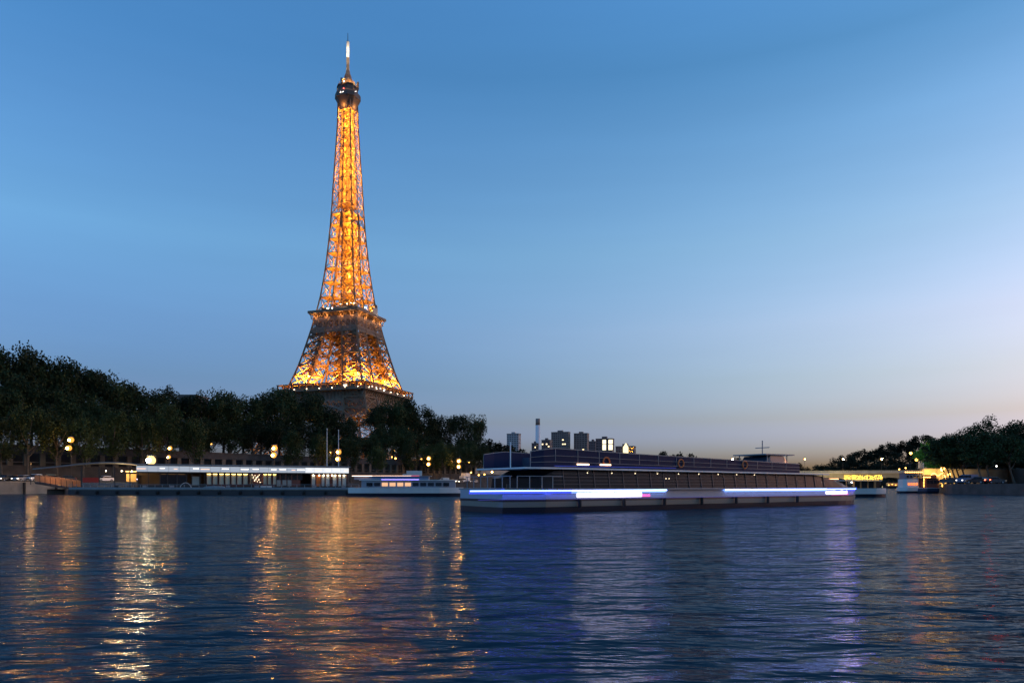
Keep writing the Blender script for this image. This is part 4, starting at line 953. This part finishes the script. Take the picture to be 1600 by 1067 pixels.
# upper deck bulwark and rail
zt2 = lambda x_: lerp_tab([(0, 3.9), (5.2, 4.35), (7, 4.62), (15.5, 4.38), (36, 3.95), (40, 3.4)], x_)
ud = MB(); xa, xb = 5.2, 36
for sy in (-1, 1):
    secs = []
    for k in range(31):
        x_ = xa + (xb-xa)*k/30; h_ = min(hb(x_), BW)*.9; z0 = zr(x_)+.12; secs.append([(x_, sy*h_, z0), (x_, sy*(h_-.06), z0), (x_, sy*(h_*.98-.06), zt2(x_)-.02), (x_, sy*h_*.98, zt2(x_)-.02)])
    ud.loft(secs)
ud = ud.build('upper_screen', mat('navy_screen', (.010, .020, .060), .6, spec=.12), TB)
for sy in (-1, 1):
    m = MB()
    for k in range(30):
        x_ = xa + (xb-xa)*k/30; x2 = xa + (xb-xa)*(k+1)/30; h_ = min(hb(x_), BW)*.9*.98; h2 = min(hb(x2), BW)*.9*.98
        m.bar((x_, sy*h_, zt2(x_)), (x2, sy*h2, zt2(x2)), .06)
        if k % 2 == 0: m.bar((x_, sy*(h_+.03), zr(x_)+.1), (x_, sy*(h_+.02), zt2(x_)), .04)
    m.build('handrail', GREYP, ud)
m = MB()
for f_ in (.3, .62):
    for k in range(30):
        x_ = xa + (xb-xa)*k/30; x2 = x_ + (xb-xa)/30; h_ = min(hb(x_), BW)*.9+.02; h2 = min(hb(x2), BW)*.9+.02
        z_ = zr(x_)+.12+f_*(zt2(x_)-zr(x_)-.12); z2 = zr(x2)+.12+f_*(zt2(x2)-zr(x2)-.12); m.bar((x_, -h_, z_), (x2, -h2, z2), .03)
m.build('screen_rail', GREYP, ud)
for u0, u1 in ((905, 924), (941, 958)): side_strip(u2s(u0), u2s(u1), 3.44, 3.54, -.18, 'lamp', glow('deck_lamp', (1, .6, .35), .8))
side_strip(u2s(870), u2s(1060), 3.33, 3.36, -.2, 'light_strip', glow('dim_blue', (.05, .1, .8), .10))
SEAT = mat('seat_plastic', (.04, .05, .08), .5)
for k in range(16):
    x_ = 8.5 + k*1.5
    for y_ in (-2.2, -.9, .9, 2.2): MB().box(x_, x_+.4, y_-.5, y_+.5, 3.3, 3.65).box(x_, x_+.08, y_-.5, y_+.5, 3.66, 4.15).build('seat', SEAT, TB)
wh = MB().loft([[(x_, -1.6*f_, 3.2), (x_, 1.6*f_, 3.2), (x_, 1.5*f_, z_), (x_, -1.5*f_, z_)] for x_, f_, z_ in ((33.6, .95, 4.2), (34.2, 1, 4.75), (36.2, 1, 4.75), (37.2, .9, 4.1))]).build('wheelhouse', mat('wheelhouse_glass', (.06, .09, .15), .15), TB)
MB().box(33.0, 37.4, -1.9, 1.9, 4.82, 4.92).build('canopy', GREYP, wh)
for x_ in (33.6, 36.6): 
    for y_ in (-1.6, 1.6): MB().bar((x_, y_, 3.2), (x_, y_, 4.83), .07).build('canopy_post', GREYP, wh)
MB().tube([(35, 0, 4.92), (35, 0, 6.3)], .05, 6).tube([(35, -.8, 5.6), (35, .8, 5.6)], .04, 6).build('radar_mast', GREYP, wh)
for k, u in enumerate((1052, 1057)): MB().ball((u2s(u), -3, 2.5), .05, 6, 4).build('bulb', WARMS, TB)
MB().tube([(5.6, 0, 3.2), (5.6, 0, 5.2)], .05, 6).build('stern_pole', WHITEP, TB)

for k in range(7):
    x_ = 9 + k*4.3; MB().tube([(x_, -hb(x_)*1.02-.12, .35), (x_, -hb(x_)*1.02-.12, .95)], .13, 8).build('fender', BLACK, TB)
for x_ in (12, 20, 28): MB().tube([(x_ + .32*math.cos(a*.5236), -hb(x_)*.9-.05, 3.75 + .32*math.sin(a*.5236)) for a in range(13)], .06, 6, False).build('lifebuoy', mat('lifebuoy_orange', (.6, .16, .04), .6), TB)
m = MB()
for k in range(24):
    x_ = 4 + k*.9; x2 = x_ + .9
    if x_ < 7.5: m.bar((x_, -hb(x_)*1.0, 1.74), (x_, -hb(x_)*1.0, 2.6), .05); m.bar((x_, -hb(x_), 2.6), (x2, -hb(x2), 2.6), .05)
for y_ in range(-3, 4): m.bar((3.6, y_, 1.74), (3.6, y_, 2.6), .05)
m.bar((3.6, -3.2, 2.6), (3.6, 3.2, 2.6), .05); m.build('stern_rail', GREYP, TB)
for k, x_ in enumerate((4.4, 46)): MB().tube([(x_, -1.5, 1.74), (x_, -1.5, 2.05)], .12, 8).build('bollard', DARK, TB)
for k in range(9): MB().ball((13 + 2.6*k, 0, 2.95), .05, 6, 4).build('bulb', WARMS, sal)

# ------------------------------------------------------------------ the smaller boats
def boat(u0, u1, Z, turn, label, hz, hm, name='motor_boat', bw=2.4):
    a_ = at(u0, HZ, Z); ln = (gx(u1, Z) - gx(u0, Z))/math.cos(turn) * (1 + math.tan(turn)*0)
    o = thing(name, label, 'boat', (a_.x, a_.y + bw, 0), turn)
    h_ = lambda t_: bw*min(1, .3 + 3*t_)*min(1, max(.04, (1-t_)*5)**.5)
    def lo(z0, z1, f0, f1, ta=0, tb=1, nn=20):
        return MB().loft([[(ln*t_, -h_(t_)*f0, z0), (ln*t_, h_(t_)*f0, z0), (ln*t_, h_(t_)*f1, z1), (ln*t_, -h_(t_)*f1, z1)] for t_ in [ta + (tb-ta)*k/nn for k in range(nn+1)]])
    lo(-.4, hz*.38, .85, .95).build('hull', NAVY, o); lo(hz*.38, hz, .97, 1.04).build('hull_side', hm, o)
    lo(hz, hz+.06, 1.05, 1.05).build('gunwale', WHITEP, o)
    return o, ln, lo
b2, l2, lo2 = boat(540, 722, 119, R(2), 'white low cruise boat passing left of the big tour boat', 1.45, WHITEP, 'cruise_boat')
c_ = lo2(1.52, 2.7, .82, .78, .12, .93).build('cabin', mat('cabin_grey', (.28, .28, .32), .5), b2)
for k in range(11):
    x_ = l2*(.17 + .066*k); MB().box(x_, x_+1.0, -2.4*.82-.05, -2.4*.82+.1, 1.75, 2.35).build('window', glow('cabin_window', (1, .55, .3), .16) if 1 < k < 6 else GLASS, c_)
lo2(2.72, 2.84, .88, .88, .1, .95).build('roof', WHITEP, b2)
MB().box(l2*.3, l2*.62, -2.2, -2.12, 2.86, 2.93).build('light_strip', glow('violet_led', (.25, .2, 1), .8), b2)
u_ = lo2(2.86, 3.4, .55, .5, .05, .7).build('upper_cabin', mat('upper_cabin_blue', (.14, .17, .24), .4), b2)
MB().box(l2*.04, l2*.55, -1.35, -1.25, 3.45, 3.53).build('light_strip', glow('red_white_led', (1, .62, .45), .9), b2); MB().box(l2*.55, l2*.62, -1.35, -1.25, 3.43, 3.53).build('light_strip', glow('red_led', (1, .08, .1), .5), b2)
lo2(3.42, 3.5, .6, .6, .03, .72).build('upper_roof', GREYP, b2)
b3, l3, lo3 = boat(1262, 1396, 112, R(0), 'restaurant barge with yellow fairy lights under its roof, just ahead of the tour boat bow', 1.35, WHITEP, 'restaurant_barge', 2.8)
c_ = lo3(1.42, 2.55, .8, .8, .1, .88).build('saloon', BG, b3)
for k in range(9): MB().box(l3*(.12 + .085*k), l3*(.12+.085*k)+.16, -2.36, -2.2, 1.42, 2.6).build('post', WOOD, b3)
lo3(2.6, 2.72, .98, .98, .08, .9).build('roof', WHITEP, b3)
m = MB(); r3 = random.Random(5)
for k in range(300): x_ = l3*(.42 + .45*r3.random()); m.ball((x_, -2.85 + r3.uniform(-.1, .15), 2.8 + r3.uniform(0, .75)), .045, 4, 3)
tag(m.build('fairy_lights', glow('fairy_light', (1, .58, .06), .9), b3), kind='stuff')
m = MB()
for k in range(12): m.bar((l3*(.42+.041*k), -2.85, 2.7), (l3*(.42+.041*k), -2.85, 3.55), .04)
m.bar((l3*.42, -2.85, 3.55), (l3*.875, -2.85, 3.55), .05); m.build('light_frame', DARK, b3)
MB().box(l3*.1, l3*.36, -2.86, -2.8, 2.85, 2.98).build('light_strip', glow('orange_tube2', (1, .45, .2), .7), b3)
for x_ in (.17, .52): MB().ball((l3*x_, -2.6, 2.35), .09, 6, 4).build('bulb', WHT, b3)
for x_ in (.55, .8): MB().bar((l3*x_, -2.3, 1.45), (l3*x_, -2.3, 2.5), .3).build('door', WOOD, b3)
b4, l4, lo4 = boat(1411, 1442, 166, R(-4), 'white moored houseboat with red-lit windows and a row of bulbs on its roof', 1.3, WHITEP, 'houseboat', 2.2)
c_ = lo4(1.36, 3.3, .85, .85, .12, .96).build('cabin', WHITEP, b4)
for k in range(4): MB().box(l4*(.3+.13*k), l4*(.3+.13*k)+.4, -1.98, -1.86, 1.9, 2.4).build('window', glow('red_window', (1, .2, .05), .35), c_)
lo4(3.3, 4.7, .7, .66, .2, .96).build('upper_cabin', mat('upper_cabin_blue', (.14, .17, .24), .4), b4); lo4(4.72, 4.84, .85, .85, .14, .98).build('roof', GREYP, b4)
for k in range(4): MB().box(l4*(.28+.17*k), l4*(.28+.17*k)+.45, -1.6, -1.5, 3.6, 4.2).build('window', GLASS, b4)
for k in range(10): MB().ball((l4*(.18+.088*k), -1.95, 4.95), .13, 6, 4).build('bulb', AMBERS, b4)
b5, l5, lo5 = boat(1441, 1474, 164, R(0), 'dark moored houseboat outlined with warm garlands beside the leaning trees', 1.2, mat('dark_blue_hull', (.05, .07, .12), .4), 'houseboat', 2.4)
c_ = lo5(1.26, 3.4, .85, .85, .15, .98).build('cabin', REDW, b5)
for k in range(4): MB().box(l5*(.26+.17*k), l5*(.26+.17*k)+.6, -2.1, -2.0, 2.3, 3.0).build('window', GLASS, c_)
lo5(3.42, 3.52, .95, .95, .1, 1).build('roof', DARK, b5)
MB().box(l5*.4, l5*.85, -1, 1, 3.53, 4.3).build('wheelhouse', REDW, b5)
r3 = random.Random(8)
for k in range(15): MB().ball((l5*(.08+.062*k), -2.3, 3.75 + .9*(k > 5)*(.7 + .3*math.sin(k))), .12, 6, 4).build('bulb', AMBERS, b5)
for k in range(6): MB().ball((l5*.09, -2.3, 1.6 + .35*k), .1, 6, 4).build('bulb', AMBERS, b5); MB().ball((l5*.97, -2.2, 1.6 + .35*k), .1, 6, 4).build('bulb', AMBERS, b5)
MB().tube([(l5*.35, 0, 3.5), (l5*.35, 0, 7.2)], .06, 6).build('flag_pole', WHITEP, b5)
# bulbs under the bridge (moored launches beyond it)
lch = thing('moored_launch', 'small launch with a row of warm lights under the right arch of the bridge', 'boat', (gx(1405, 370), 370, 0), 0)
MB().loft([[(x_, -w_, 0), (x_, w_, 0), (x_, w_*1.1, 1.4), (x_, -w_*1.1, 1.4)] for x_, w_ in ((-9, .3), (-6, 1.8), (6, 1.8), (9, 1.4))]).build('hull', DARK, lch)
MB().box(-6, 6, -1.3, 1.3, 1.4, 3).build('cabin', mat('tan_wall', (.5, .35, .15), .8), lch)
for k in range(8): MB().ball((-6.5 + 1.8*k, -2, 1.8 + .4*(k % 2)), .22, 6, 4).build('bulb', AMBERS, lch)
# mooring pile at the right edge
mp_ = thing('mooring_pile', 'rusty mooring pile standing in the river at the right edge of the view', 'post', (31.55, 43, 0), 0)
MB().tube([(0, 0, -2), (0, 0, 1.15), (0, 0, 1.25)], [.16, .16, .13], 12).build('post', mat('rust', (.30, .12, .06), .8, noise=.4, nscale=3), mp_, True)
MB().tube([(0, 0, .85), (0, 0, 1.0)], .18, 12).build('band', DARK, mp_)
